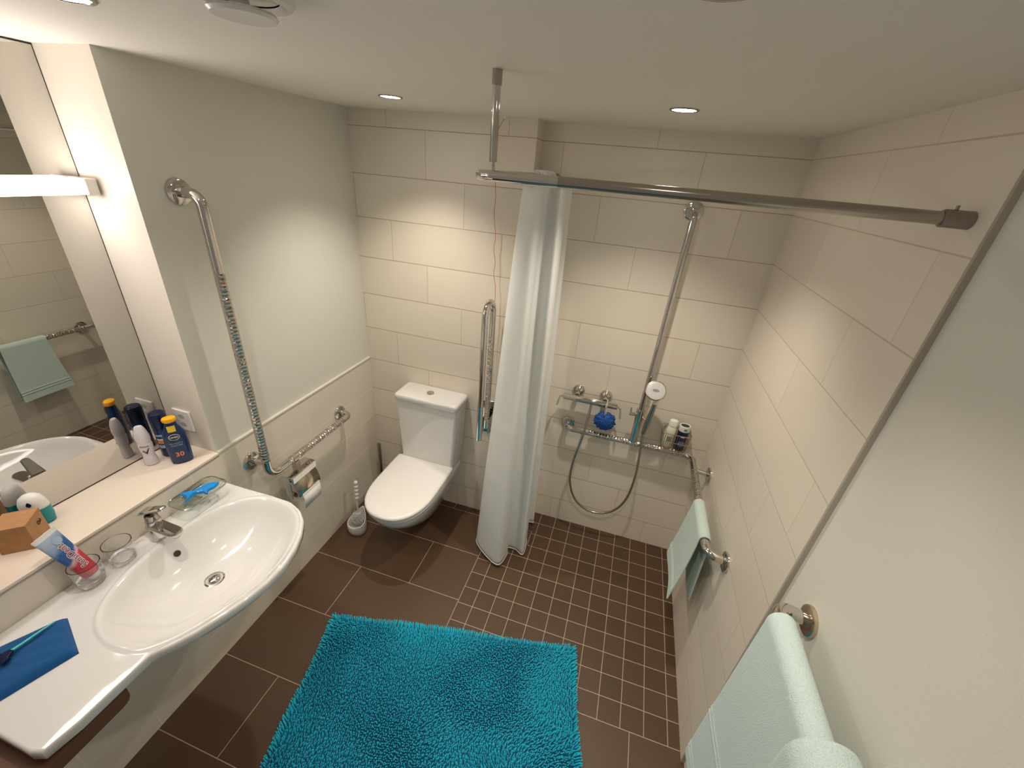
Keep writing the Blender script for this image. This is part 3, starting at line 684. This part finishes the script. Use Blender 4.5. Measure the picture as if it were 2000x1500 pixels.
hose = catmull([(1.372,ym,.968),(1.372,ym-.006,.94),(1.364,.012,.80),(1.335,.005,.60),(1.335,.01,.44),(1.385,.02,.30),(1.47,.025,.235),(1.56,.025,.238),(1.635,.02,.30),(1.682,.012,.42),(1.694,.0,.60),(1.682,.0,.78),(1.6715,.0,.884)], 10)
ho = obj('shower_hose', MB().tube(hose, .0072, 12), mat('grey_steel_hose', (.50,.46,.42), .25, 1), loc=(1.5,.02,.25)); tag(ho, 'grey metal shower hose hanging in a loop below the mixer', 'hose')

# ---------------------------------------------------------------- bath sponge
pf = MB(); pc = Vector((1.462,.032,.892))
loops = []
for i in range(25):
    ph = PI*i/24; row = []
    for j in range(72):
        th = 2*PI*j/72; r = .055*(1+.10*math.sin(9*th+3*math.sin(5*ph))*math.sin(ph)+.06*math.sin(17*ph+4*th)+ .05*math.sin(23*th+ph*7)*math.sin(ph))
        row.append(tuple(pc + Vector((r*math.sin(ph)*math.cos(th)*1.0, r*.80*math.cos(ph)*.78, r*math.sin(ph)*math.sin(th)*.95))))
    loops.append(row)
pf.loft(loops)
pp = thing('bath_puff', 'round dark blue mesh bath puff hanging from the mixer', 'sponge', tuple(pc))
obj('puff', pf, m_puff, pp, sharp=80)
obj('hanging_loop', MB().tube([(pc.x,pc.y-.005,pc.z+.04),(pc.x-.002,.028,.965),(1.456,.026,.99),(1.456,.045,1.0075),(1.456,.07,1.006)], .0015, 6), m_white, pp)

# ---------------------------------------------------------------- wire basket and bottles
bk = thing('shower_basket', 'wire shower basket standing on the shower grab bar in the corner', 'basket', (1.845,.06,.80))
bx0, bx1, by0, by1, bz0, bz1 = 1.772, 1.918, .004, .112, .806, .915
wm = MB()
for z, k in ((bz1,0), (bz0+.055,.004), (bz0,.010)):
    wm.tube([(x,y,z) for x,y in rrect(bx0+k,bx1-k,by0+k,by1-k,.02,6)], .0022 if z == bz1 else .0016, 6, closed=True)
obj('rim', wm, m_brass, bk)
bw = MB()
for i in range(12):
    x = bx0+.016+(bx1-bx0-.032)*i/11; bw.tube(fillet([(x,by0,bz1),(x,by0+.010,bz0),(x,by1-.010,bz0),(x,by1,bz1)],.008,3), .0013, 5)
for i in range(7):
    y = by0+.018+(by1-by0-.036)*i/6; bw.tube(fillet([(bx0,y,bz1),(bx0+.010,y,bz0+.0),(bx1-.010,y,bz0+.0),(bx1,y,bz1)],.008,3), .0013, 5)
obj('wire_mesh', bw, m_brass, bk)
zb = bz0+.0022
b1 = thing('shower_gel_bottle', 'white bottle leaning in the shower basket beside the blue bottle', 'bottle', (1.812,.055,zb), 'bottles in the shower basket')
T = Matrix.Translation((1.814,.058,zb)) @ Matrix.Rotation(math.radians(1.5),4,'Y')
obj('body', MB().lathe([(.001,0),(.024,0),(.027,.004),(.027,.10),(.024,.122),(.019,.130)], n=32, sy=.75).xf(T), mat('cream_bottle', (.80,.77,.66), .3), b1)
obj('cap', MB().lathe([(.0195,.1305),(.023,.132),(.023,.158),(.020,.165),(.012,.168),(.001,.168)], n=32, sy=.8).xf(T), mat('cream_cap', (.86,.84,.76), .3), b1)
pr_ = patch(.024,.030); pr_.v = [(x,-.0205-.0003,z+.055) for x,z,_ in pr_.v]; obj('label', pr_.xf(T), mat('brown_green_label', (.24,.26,.10), .5, var=.9, scale=110), b1)
b2 = thing('shampoo_bottle', 'dark blue bottle with white cap ring standing in the shower basket', 'bottle', (1.876,.05,zb), 'bottles in the shower basket')
T = Matrix.Translation((1.877,.052,zb))
obj('body', MB().lathe([(.001,0),(.025,0),(.028,.004),(.0285,.11),(.0275,.118)], n=36, sy=.85).xf(T), m_navy2, b2)
obj('cap_ring', MB().lathe([(.0276,.1182),(.0285,.120),(.028,.150),(.026,.152),(.0235,.1515),(.022,.148)], n=36, sy=.85).xf(T), m_white, b2)
obj('cap_top', MB().lathe([(.0005,.149),(.0232,.149),(.0232,.1475),(.0005,.1475)], n=36, sy=.85).xf(T), m_dark, b2)
obj('green_mark', wrap(patch(.016,.012), 1.877, .052, .028, .0238, .15, zb+.134, .001), mat('green_print', (.05,.35,.10), .4), b2)
obj('label', wrap(patch(.036,.034,ell=True), 1.877, .052, .0285, .0242, .05, zb+.045, .001), mat('steel_blue_label', (.10,.22,.38), .35), b2)
obj('label', wrap(patch(.020,.006), 1.877, .052, .0285, .0242, .05, zb+.088, .001), m_lav, b2)

# ---------------------------------------------------------------- towel helper
def drape(bx, bz, r, y0, y1, Lf, Lb, flare=.03, amp=.006, fr=1, bands=None, ny=40, seed=0, fl_far=1.0, slant=0.0, gather=0.0, back_flare=.0):
    """cloth over a bar running along y; front side hangs on the room side (-x)"""
    prof = []
    nf = 110
    for i in range(nf): s_ = i/nf; prof.append(('f', 1-s_))
    for i in range(13): prof.append(('a', i/12))
    for i in range(1, 31): prof.append(('b', i/30))
    vs = []
    for kind, q in prof:
        for j in range(ny+1):
            v = j/ny; y = y0+(y1-y0)*v
            fk = flare*(fl_far*(1-v)+1*v) if True else flare
            if kind == 'f':
                z = bz - Lf*q*(1+slant*(v-.5)); x = bx - r - fk*q**1.3 - amp*q*math.sin(fr*2*PI*v+seed+q*1.2); yv = y + gather*q*(v-.5)
                if bands:
                    for b0, b1_ in bands:
                        if b0 < q < b1_: x -= .0035*math.sin((q-b0)/(b1_-b0)*PI)
            elif kind == 'a':
                a = PI*(1-q); x = bx + r*math.cos(a); z = bz + r*math.sin(a); yv = y
            else:
                z = bz - Lb*q; x = bx + r + amp*.5*q*math.sin(fr*2*PI*v+seed+1) + back_flare*q; yv = y
            vs.append((x, yv, z))
    N = ny+1; fs = [(i*N+j, i*N+j+1, (i+1)*N+j+1, (i+1)*N+j) for i in range(len(prof)-1) for j in range(ny)]
    return MB().add(vs, fs)
tw = obj('hand_towel', drape(xr, .785, .022, -.335, -.575, .372, .37, .038, .005, .8, [(.80,.83),(.85,.87)], seed=.5, fl_far=.6, gather=-.05, back_flare=.012), m_mint, loc=(xr,-.43,.5), sharp=180, solid=.007, sub=1)
tag(tw, 'small mint green towel hanging over the shower grab bar', 'towel')
# right wall towel bar and towels
xb = W-.078; zbar = 1.168
t = thing('towel_bar', 'chrome towel bar on the painted right wall under the large towels', 'towel bar', (xb,-1.5,zbar))
obj('rail', MB().tube(fillet([(W+.012,-1.146,1.142),(xb,-1.149,zbar),(xb,-2.15,zbar),(W+.012,-2.15,zbar)], .045, 8), RB, 20), m_chr, t)
obj('wall_flange', flange((W+.0118,-1.146,1.142),(-1,0,0),.039), m_brass, t); obj('wall_flange', flange((W+.0118,-2.15,zbar),(-1,0,0),.039), m_brass, t)
tw = obj('bath_towel', drape(xb, zbar, .026, -1.192, -1.64, .70, .60, .010, .008, .7, [(.60,.615),(.63,.645),(.90,.915),(.93,.945)], seed=1.1, fl_far=.5), m_mint2, loc=(xb,-1.4,.6), sharp=180, solid=.010, sub=1)
tag(tw, 'pale aqua bath towel hanging far over the right wall towel bar', 'towel', 'aqua towels on the right wall')
tw = obj('bath_towel', drape(xb, zbar, .056, -1.470, -2.05, .62, .55, .004, .006, .6, seed=2.4, fl_far=.9), m_mint2, loc=(xb,-1.75,.6), sharp=180, solid=.012, sub=1)
tag(tw, 'pale aqua bath towel overlapping the first, cut by the bottom edge of the photo', 'towel', 'aqua towels on the right wall')

# ---------------------------------------------------------------- shower curtain rod, curtain
ZR = 2.074
t = thing('curtain_rod', 'L-shaped chrome shower curtain rod below the ceiling', 'curtain rod', (1.04,-.93,ZR))
xs = 1.014
obj('rod', MB().tube(fillet([(W-.001,-.945,ZR+.001),(xs,-.930,ZR),(xs,S-.001,ZR)], .055, 14, .08), .0125, 20, mf=lambda u, p: 1 if p.x > 1.25 else 0), [m_chr, m_chr2], t)
obj('end_cap', MB().lathe([(.001,0),(.0165,0),(.0165,.045),(.0145,.048),(.001,.048)], (W-.0002,-.945,ZR+.001), (-1,0.02/1.0,0), 28), m_capm, t)
obj('end_screw', MB().tube([(W-.030,-.945,ZR+.015),(W-.030,-.945,ZR+.025)], .003, 8), m_capm, t)
obj('end_cap', MB().lathe([(.001,0),(.0165,0),(.0165,.03),(.001,.03)], (xs,S-.0002,ZR), (0,-1,0), 28), m_capm, t)
obj('ceiling_support', MB().tube([(1.057,-.915,C-.001),(1.057,-.915,ZR+.030)], .0095, 20).tube([(1.057,-.915,ZR+.031),(1.057,-.915,ZR+.008)], .0028, 10), m_chr, t)
obj('ceiling_collar', MB().lathe([(.001,0),(.0115,0),(.0115,-.030),(.0097,-.031),(.001,-.031)], (1.057,-.915,C-.0002), n=24), m_chr2, t)
for i in range(9):
    y = -.27 + .034*i + (.004 if i % 2 else 0)
    o = obj('curtain_ring', MB().tube([(xs+.0215*math.cos(a), y+.004*math.sin(a+i), ZR-.001+.0225*math.sin(a)) for a in [2*PI*k/24 for k in range(24)]], .0026, 8, closed=True), m_plw, loc=(xs,y,ZR))
    tag(o, 'white curtain ring in the bunch of rings on the rod above the curtain', 'ring', 'white rings on the curtain rod')
bot = [(.945,-.06),(.870,-.19),(.852,-.275),(.915,-.345),(1.032,-.392),(1.060,-.30),(1.045,-.245),(1.095,-.235),(1.150,-.265),(1.145,-.15),(1.105,-.06),(1.125,-.015),(1.152,.00),(1.13,.04)]
top = [(1.000,-.02),(.985,-.12),(.955,-.225),(.985,-.275),(1.022,-.295),(1.040,-.26),(1.040,-.20),(1.070,-.19),(1.110,-.215),(1.112,-.12),(1.090,-.03),(1.100,.0),(1.112,.02),(1.09,.05)]
bc = catmull([(x,y,0) for x,y in bot], 10); tc_ = catmull([(x,y,0) for x,y in top], 10); nu = len(bc)
NZ = 70; vs = []
for k in range(NZ+1):
    q = k/NZ
    for i in range(nu):
        e = q**.85; x = tc_[i][0]*(1-e)+bc[i][0]*e; y = tc_[i][1]*(1-e)+bc[i][1]*e; u = i/(nu-1)
        zt = 2.046-.004*abs(math.sin(u*PI*9)); zb_ = .022+.012*math.sin(u*9)
        z = zt*(1-q)+zb_*q
        x += .004*math.sin(u*40+q*3)*math.sin(PI*min(1,q*1.3)); y += .004*math.sin(u*31-q*5)
        for zc, a_ in ((.92,.004),(.60,.003),(.34,.003)):
            dz = z-zc-.03*math.sin(u*12); y -= a_*math.exp(-(dz/.010)**2)
        vs.append((x,y,z))
cu = MB().add(vs, [(k*nu+i, k*nu+i+1, (k+1)*nu+i+1, (k+1)*nu+i) for k in range(NZ) for i in range(nu-1)])
ct = thing('shower_curtain', 'white shower curtain bunched together beside the toilet', 'curtain', (1.03,-.15,.02))
obj('cloth', cu, m_curt, ct, sharp=180, solid=.0012)
hem = [(vs[NZ*nu+i][0], vs[NZ*nu+i][1], vs[NZ*nu+i][2]+.001) for i in range(nu)]
obj('hem', MB().tube(hem, .0028, 6), m_white, ct)

# ---------------------------------------------------------------- toilet
cx = .450
def dl(hw, yb_, yf, z, rb=.03, k=1.0, ycut=None, n=22, c=cx, pw=2.3):
    pts = []; yc = yb_ + (yf-yb_)*.48
    for i in range(n+1):
        a = PI*i/n; ca_, sa_ = math.cos(a), math.sin(a)
        pts.append((c + hw*math.copysign(abs(ca_)**(2/pw), ca_), yc + (yf-yc)*abs(sa_)**(2/pw), z))
    m_ = 5
    for i in range(m_+1): a = PI/2*i/m_; pts.append((c-hw+rb-rb*math.cos(a)+.0*i, yb_-rb+rb*math.sin(a), z))
    for i in range(m_+1): a = PI/2*i/m_; pts.append((c+hw-rb+rb*math.sin(a), yb_-rb+rb*math.cos(a), z))
    return pts
to = thing('toilet', 'white wall-hung toilet with closed lid and close-coupled cistern', 'toilet', (cx,-.33,.1))
bowl = [dl(.085,-.004,-.30,.105,.02), dl(.100,-.003,-.36,.112,.02), dl(.125,-.002,-.47,.19,.02), dl(.150,-.002,-.56,.27,.02), dl(.168,-.002,-.615,.33,.02), dl(.178,-.002,-.64,.375,.02), dl(.178,-.002,-.642,.392,.02), dl(.172,-.002,-.636,.398,.02)]
obj('bowl', MB().loft(bowl), m_cer, to, sharp=60)
obj('seat_ring', MB().loft([dl(.180,-.150,-.648,.4005,.02), dl(.184,-.148,-.654,.404,.02), dl(.184,-.148,-.654,.416,.02), dl(.180,-.150,-.650,.4195,.02)]), m_plw, to, sharp=60)
obj('lid', MB().loft([dl(.182,-.150,-.655,.4215,.02), dl(.187,-.147,-.661,.425,.02), dl(.188,-.147,-.662,.436,.02), dl(.184,-.150,-.657,.4435,.02), dl(.174,-.158,-.645,.4465,.02), dl(.12,-.2,-.58,.448,.02)]), m_plw, to, sharp=60)
for dx in (-.13, .09): obj('lid_hinge', MB().tube([(cx+dx,-.150,.425),(cx+dx+.04,-.150,.425)], .010, 14), m_plw, to)
def rz_(x0,x1,y0,y1,r,z): return [(x,y,z) for x,y in rrect(x0,x1,y0,y1,r,6)]
cis = obj('cistern', MB().loft([rz_(cx-.150,cx+.168,-.150,-.003,.02,.399), rz_(cx-.158,cx+.176,-.158,-.003,.018,.42), rz_(cx-.160,cx+.180,-.162,-.003,.018,.45), rz_(cx-.172,cx+.196,-.166,-.003,.018,.66), rz_(cx-.180,cx+.204,-.168,-.003,.018,.846)]), m_cer, to, sharp=60)
cl_ = obj('cistern_lid', MB().loft([rz_(cx-.182,cx+.206,-.170,-.002,.020,.8475), rz_(cx-.187,cx+.211,-.176,-.0015,.022,.852), rz_(cx-.188,cx+.212,-.177,-.0015,.022,.880), rz_(cx-.182,cx+.206,-.173,-.004,.020,.888), rz_(cx-.168,cx+.192,-.168,-.010,.018,.8905)]), m_cer, to, sharp=60)
obj('flush_button', MB().lathe([(.001,.006),(.017,.0055),(.021,.004),(.0225,0),(.001,0)], (cx+.004,-.085,.8905), n=32, ax=(0,0,1)), m_chr, cl_)
obj('side_plug', MB().lathe([(.001,0),(.008,0),(.008,.003),(.001,.003)], (cx+.2035,-.07,.80), n=16, ax=(1,0,0)), m_plw, cis)

# ---------------------------------------------------------------- pipe in the corner
t = thing('chrome_pipe', 'short upright chrome pipe in the corner behind the toilet', 'pipe', (.055,-.06,0))
obj('tube', MB().lathe([(.001,.004),(.0125,.004),(.0125,.392),(.0105,.396),(.001,.396)], (.055,-.06,0), n=24), m_chr2, t)
obj('foot', MB().lathe([(.001,0),(.045,0),(.045,.004),(.018,.012),(.001,.012)], (.055,-.06,0), n=32), m_chr2, t)

# ---------------------------------------------------------------- toilet brush
hx_, hy_ = .118, -.425
t = thing('toilet_brush', 'white toilet brush in a pointed open holder beside the toilet', 'toilet brush', (hx_,hy_,0))
drop = catmull([(x,y,0) for x,y in [(.0,.078),(.024,.050),(.046,.012),(.056,-.022),(.046,-.052),(.018,-.068),(-.018,-.068),(-.046,-.052),(-.056,-.022),(-.046,.012),(-.024,.050)]], 5, True)
RD = Matrix.Rotation(math.radians(8),3,'Z')
def dlp(k, z, tilt=0): 
    out = []
    for x,y,_ in drop:
        p = RD @ Vector((x*k,y*k,0)); out.append((hx_+p.x, hy_+p.y, z + tilt*(p.y)))
    return out
obj('holder', MB().loft([dlp(.80,0), dlp(.92,.004), dlp(1.0,.03), dlp(1.0,.085,.35), dlp(.97,.094,.35), dlp(.90,.094,.35), dlp(.87,.088,.35), dlp(.84,.012)]), m_plw, t, sharp=60)
hb = Vector((hx_-.004,hy_+.006,.03)); ht = Vector((hx_-.018,hy_+.040,.350)); hdir = (ht-hb)
pts = [tuple(hb.lerp(ht,q)) for q in np.linspace(0,1,60)]
rad = []
for i in range(60):
    q = i/59; rad.append(.0055 if q < .58 else .0065+.0065*abs(math.sin((q-.58)/.42*PI*5)))
obj('handle', MB().tube(pts, rad, 14), m_plw, t, sharp=80)
br = MB()
for ring in range(9):
    c = hb + hdir*(.02+.028*ring)
    for k in range(12):
        a = 2*PI*k/12+ring*.4; L_ = .034*math.sin(PI*(ring+1.6)/11)+.010
        br.tube([tuple(c), tuple(c+Vector((math.cos(a)*L_*.6, math.sin(a)*L_*.6, .006))), tuple(c+Vector((math.cos(a)*L_, math.sin(a)*L_, .016)))], .0019, 5)
bo = obj('bristles', br, m_white, t)

# ---------------------------------------------------------------- toilet paper holder
t = thing('toilet_paper_holder', 'chrome toilet paper holder clamped under the grab bar', 'toilet paper holder', (.075,-.76,.70))
yA, yB_ = -.835, -.690; zc, xc, rr_ = .622, .080, .050
obj('clamp', MB().tube([(.073,-.775,.786),(.073,-.745,.786)], .0195, 24).box(.066,.094,-.772,-.748,.735,.772), m_chr, t)
obj('frame', MB().box(.060,.125,yA-.006,yB_+.004,.722,.738).box(.120,.128,yA-.006,yB_+.004,.700,.738), m_chr, t, bevel=.003)
obj('arm', MB().box(.088,.112,yA-.010,yA-.0035,zc-.012,.738).tube([(.094,yA-.008,zc),(.094,yB_+.004,zc)], .006, 12), m_chr, t, bevel=.002)
cv = []
for i in range(13):
    a = math.radians(86 - 86*i/12); cv.append((xc+.012+(rr_+.012)*math.cos(a)*.78, zc+(rr_+.014)*math.sin(a)+.028*(1-i/12)))
cov = MB(); o1 = [(x,yA,z) for x,z in cv]; o2 = [(x,yB_,z) for x,z in cv]
cov.loft([o1,o2], False, False, closed=False)
obj('cover_flap', cov, m_brass, t, solid=.0016)
ro = thing('toilet_roll', 'white toilet paper roll hanging in the chrome holder', 'toilet paper', (xc+.014,-.76,zc))
obj('paper', MB().lathe([(.019,0),(rr_,0),(rr_,.115),(.019,.115),(.019,0)], (xc+.014,-.815,zc-.013), (0,1,0), 40, cap=False), m_paper, ro)
obj('core', MB().lathe([(.0185,.001),(.0188,.001),(.0188,.114),(.0178,.114),(.0178,.001)], (xc+.014,-.815,zc-.013), (0,1,0), 32, cap=False), m_card, ro)
tl = [(xc+.014+rr_+.001, zc-.01), (xc+.014+rr_+.002, zc-.05), (xc+.014+rr_*.98, zc-.085)]
obj('loose_sheet', MB().loft([[(x,-.814,z) for x,z in tl],[(x,-.701,z) for x,z in tl]], False, False, closed=False), m_paper, ro, solid=.0006)

# ---------------------------------------------------------------- fold-up support rail
t = thing('folding_support_rail', 'folded-up U-shaped chrome support rail on the wall beside the toilet', 'grab bar', (.81,-.1,.75))
xu = .803; up = []
yf_, yw = -.185, -.065
cyu, ru = (yf_+yw)/2, (yw-yf_)/2
path = [(xu,yf_,.722+.03*i) for i in range(24)]
path = [p for p in path if p[2] < 1.43] + [(xu,cyu-ru*math.cos(a),1.44+ru*1.05*math.sin(a)) for a in [PI*i/20 for i in range(21)]] + [(xu,yw,1.43-.03*i) for i in range(23)]
obj('rail', MB().tube(path, .0165, 20, mf=lambda u, p: 1 if (p.y > cyu and p.z < 1.32) else 0), [m_chr, m_grip], t)
obj('dark_end_disc', MB().lathe([(.001,-.001),(.0150,-.001),(.0150,.003),(.001,.003)], (xu,yf_,.7215), n=20), m_dark, t)  # dark disc set in the cut-open lower end of the tube
obj('wall_plate', MB().box(xu-.05,xu+.05,-.010,-.0005,.66,.88), m_chr, t, bevel=.004)
obj('hinge', MB().box(xu-.022,xu-.016,-.085,-.009,.70,.80).box(xu+.016,xu+.022,-.085,-.009,.70,.80).tube([(xu-.028,yw,.765),(xu+.028,yw,.765)], .012, 16).tube([(xu,yw,.79),(xu,yw,.735)], .0205, 20), m_chr, t, bevel=.001)

# ---------------------------------------------------------------- pull cord
t = thing('pull_cord', 'thin red alarm cord hanging from the ceiling beside the toilet', 'cord', (.78,-.04,C))
obj('cord', MB().tube(catmull([(.800,-.045,C-.004),(.770,-.04,2.24),(.748,-.035,2.19),(.756,-.035,2.12),(.770,-.03,1.98),(.768,-.03,1.90),(.781,-.03,1.80),(.776,-.03,1.74),(.787,-.03,1.68),(.783,-.03,1.62),(.796,-.028,1.56)],6)+[(.80,-.028,1.4),(.80,-.022,1.2)], .0012, 6), m_cord, t)
obj('ceiling_rose', MB().lathe([(.001,-.012),(.006,-.011),(.010,-.004),(.011,0),(.001,0)], (.800,-.045,C-.0002), n=20), m_plw, t)

# ---------------------------------------------------------------- floor drain
t = thing('floor_drain', 'square steel floor drain in the shower floor by the curtain', 'drain', (1.10,-.11,0))
dx0, dx1, dy0, dy1 = 1.035, 1.160, -.172, -.052
fr_ = MB().box(dx0,dx1,dy0,dy0+.008,0.0,.003).box(dx0,dx1,dy1-.008,dy1,0,.003).box(dx0,dx0+.008,dy0+.008,dy1-.008,0,.003).box(dx1-.008,dx1,dy0+.008,dy1-.008,0,.003)
for i in range(5):
    for j in range(5):
        x = dx0+.018+i*.0225; y = dy0+.017+j*.0217
        fr_.tube([(x+.0085*math.cos(a), y+.0085*math.sin(a), .0016) for a in [2*PI*k/14 for k in range(14)]], .0019, 6, closed=True)
obj('grate', fr_, m_chr2, t)
obj('recess', MB().box(dx0+.007,dx1-.007,dy0+.007,dy1-.007,.0002,.0008), m_dark, t)

# ---------------------------------------------------------------- rug
RC = Vector((.353,-.963,0)); ex = Vector((1.188,.248,0)); RW = ex.length; ex.normalize(); ey = Vector((ex.y,-ex.x,0)); RL = .86
def rp(u, v, z): p = RC + ex*u + ey*v; return (p.x, p.y, z)
rg = thing('bath_mat', 'turquoise shaggy chenille bath mat on the brown tiled floor', 'bath mat', (*rp(RW/2,RL/2,0)[:2], 0))
obj('backing', MB().prism([rp(a,b,0)[:2] for a,b in rrect(.0,RW,.0,RL,.02)], .0005, .008), m_rugb, rg)
sp_ = .0084; K = 5; rows = []; 
nx, ny = int(RW/sp_), int(RL/sp_)
U, V = np.meshgrid(np.arange(nx)+.5, np.arange(ny)+.5); U = U*sp_; V = V*sp_
U = (U + rng.uniform(-.0026,.0026,U.shape)).ravel(); V = (V + rng.uniform(-.0026,.0026,V.shape)).ravel(); n = len(U)
def nz(u, v, s): return np.sin(u*11*s+2.1*np.sin(v*9*s+s))+np.sin(v*13*s+1.7*np.sin(u*8*s+2*s))
ang = 1.3*nz(U,V,.7)+rng.uniform(-.6,.6,n)
lean = .0055+.0010*nz(U,V,1.3)/2+rng.uniform(-.001,.001,n)
du = np.cos(ang)*lean; dv = np.sin(ang)*lean
# strands at the border lean outwards
ed = .02
du += np.where(U < ed, -.010, 0)+np.where(U > RW-ed, .010, 0); dv += np.where(V < ed, -.012, 0)+np.where(V > RL-ed, .010, 0)
H = .020+rng.uniform(-.002,.002,n); R0 = .0026+rng.uniform(-.0004,.0004,n)
prof = [(0,.0,.8),(.35,.30,1.0),(.65,.72,1.05),(.90,.95,.85),(1.0,1.0,.35)]   # (lean fraction, height fraction, radius)
NS = 5; VV = np.zeros((n, len(prof)*NS, 3))
for a, (lf, hf, rf) in enumerate(prof):
    bend = lf*1.25
    for b in range(NS):
        th = 2*PI*b/NS
        uu = U+du*bend+R0*rf*math.cos(th); vv = V+dv*bend+R0*rf*math.sin(th)
        zz = .006+H*hf
        P = np.array(RC)[None,:]+uu[:,None]*np.array(ex)[None,:]+vv[:,None]*np.array(ey)[None,:]; P[:,2] = zz
        VV[:, a*NS+b] = P
FF = []
for a in range(len(prof)-1):
    for b in range(NS): FF.append((a*NS+b, a*NS+(b+1)%NS, (a+1)*NS+(b+1)%NS, (a+1)*NS+b))
per = len(prof)*NS; quads = (np.array(FF)[None]+ (np.arange(n)*per)[:,None,None]).reshape(-1,4)
caps = (np.array([[(len(prof)-1)*NS+b for b in range(NS)]])+(np.arange(n)*per)[:,None])
me = bpy.data.meshes.new('pile'); Vf = (VV.reshape(-1,3)-np.array(rg.location)[None]).astype(np.float32)
me.vertices.add(len(Vf)); me.vertices.foreach_set('co', Vf.ravel())
li = np.concatenate([quads.ravel(), caps.ravel()]).astype(np.int32); ls = np.concatenate([np.arange(len(quads))*4, len(quads)*4+np.arange(len(caps))*NS]).astype(np.int32)
me.loops.add(len(li)); me.loops.foreach_set('vertex_index', li); me.polygons.add(len(ls)); me.polygons.foreach_set('loop_start', ls)
me.polygons.foreach_set('use_smooth', [True]*len(ls)); me.update(calc_edges=True); me.validate(); me.materials.append(m_rug)
po_ = bpy.data.objects.new('pile', me); COL.objects.link(po_); po_.parent = rg; po_['kind'] = 'stuff'
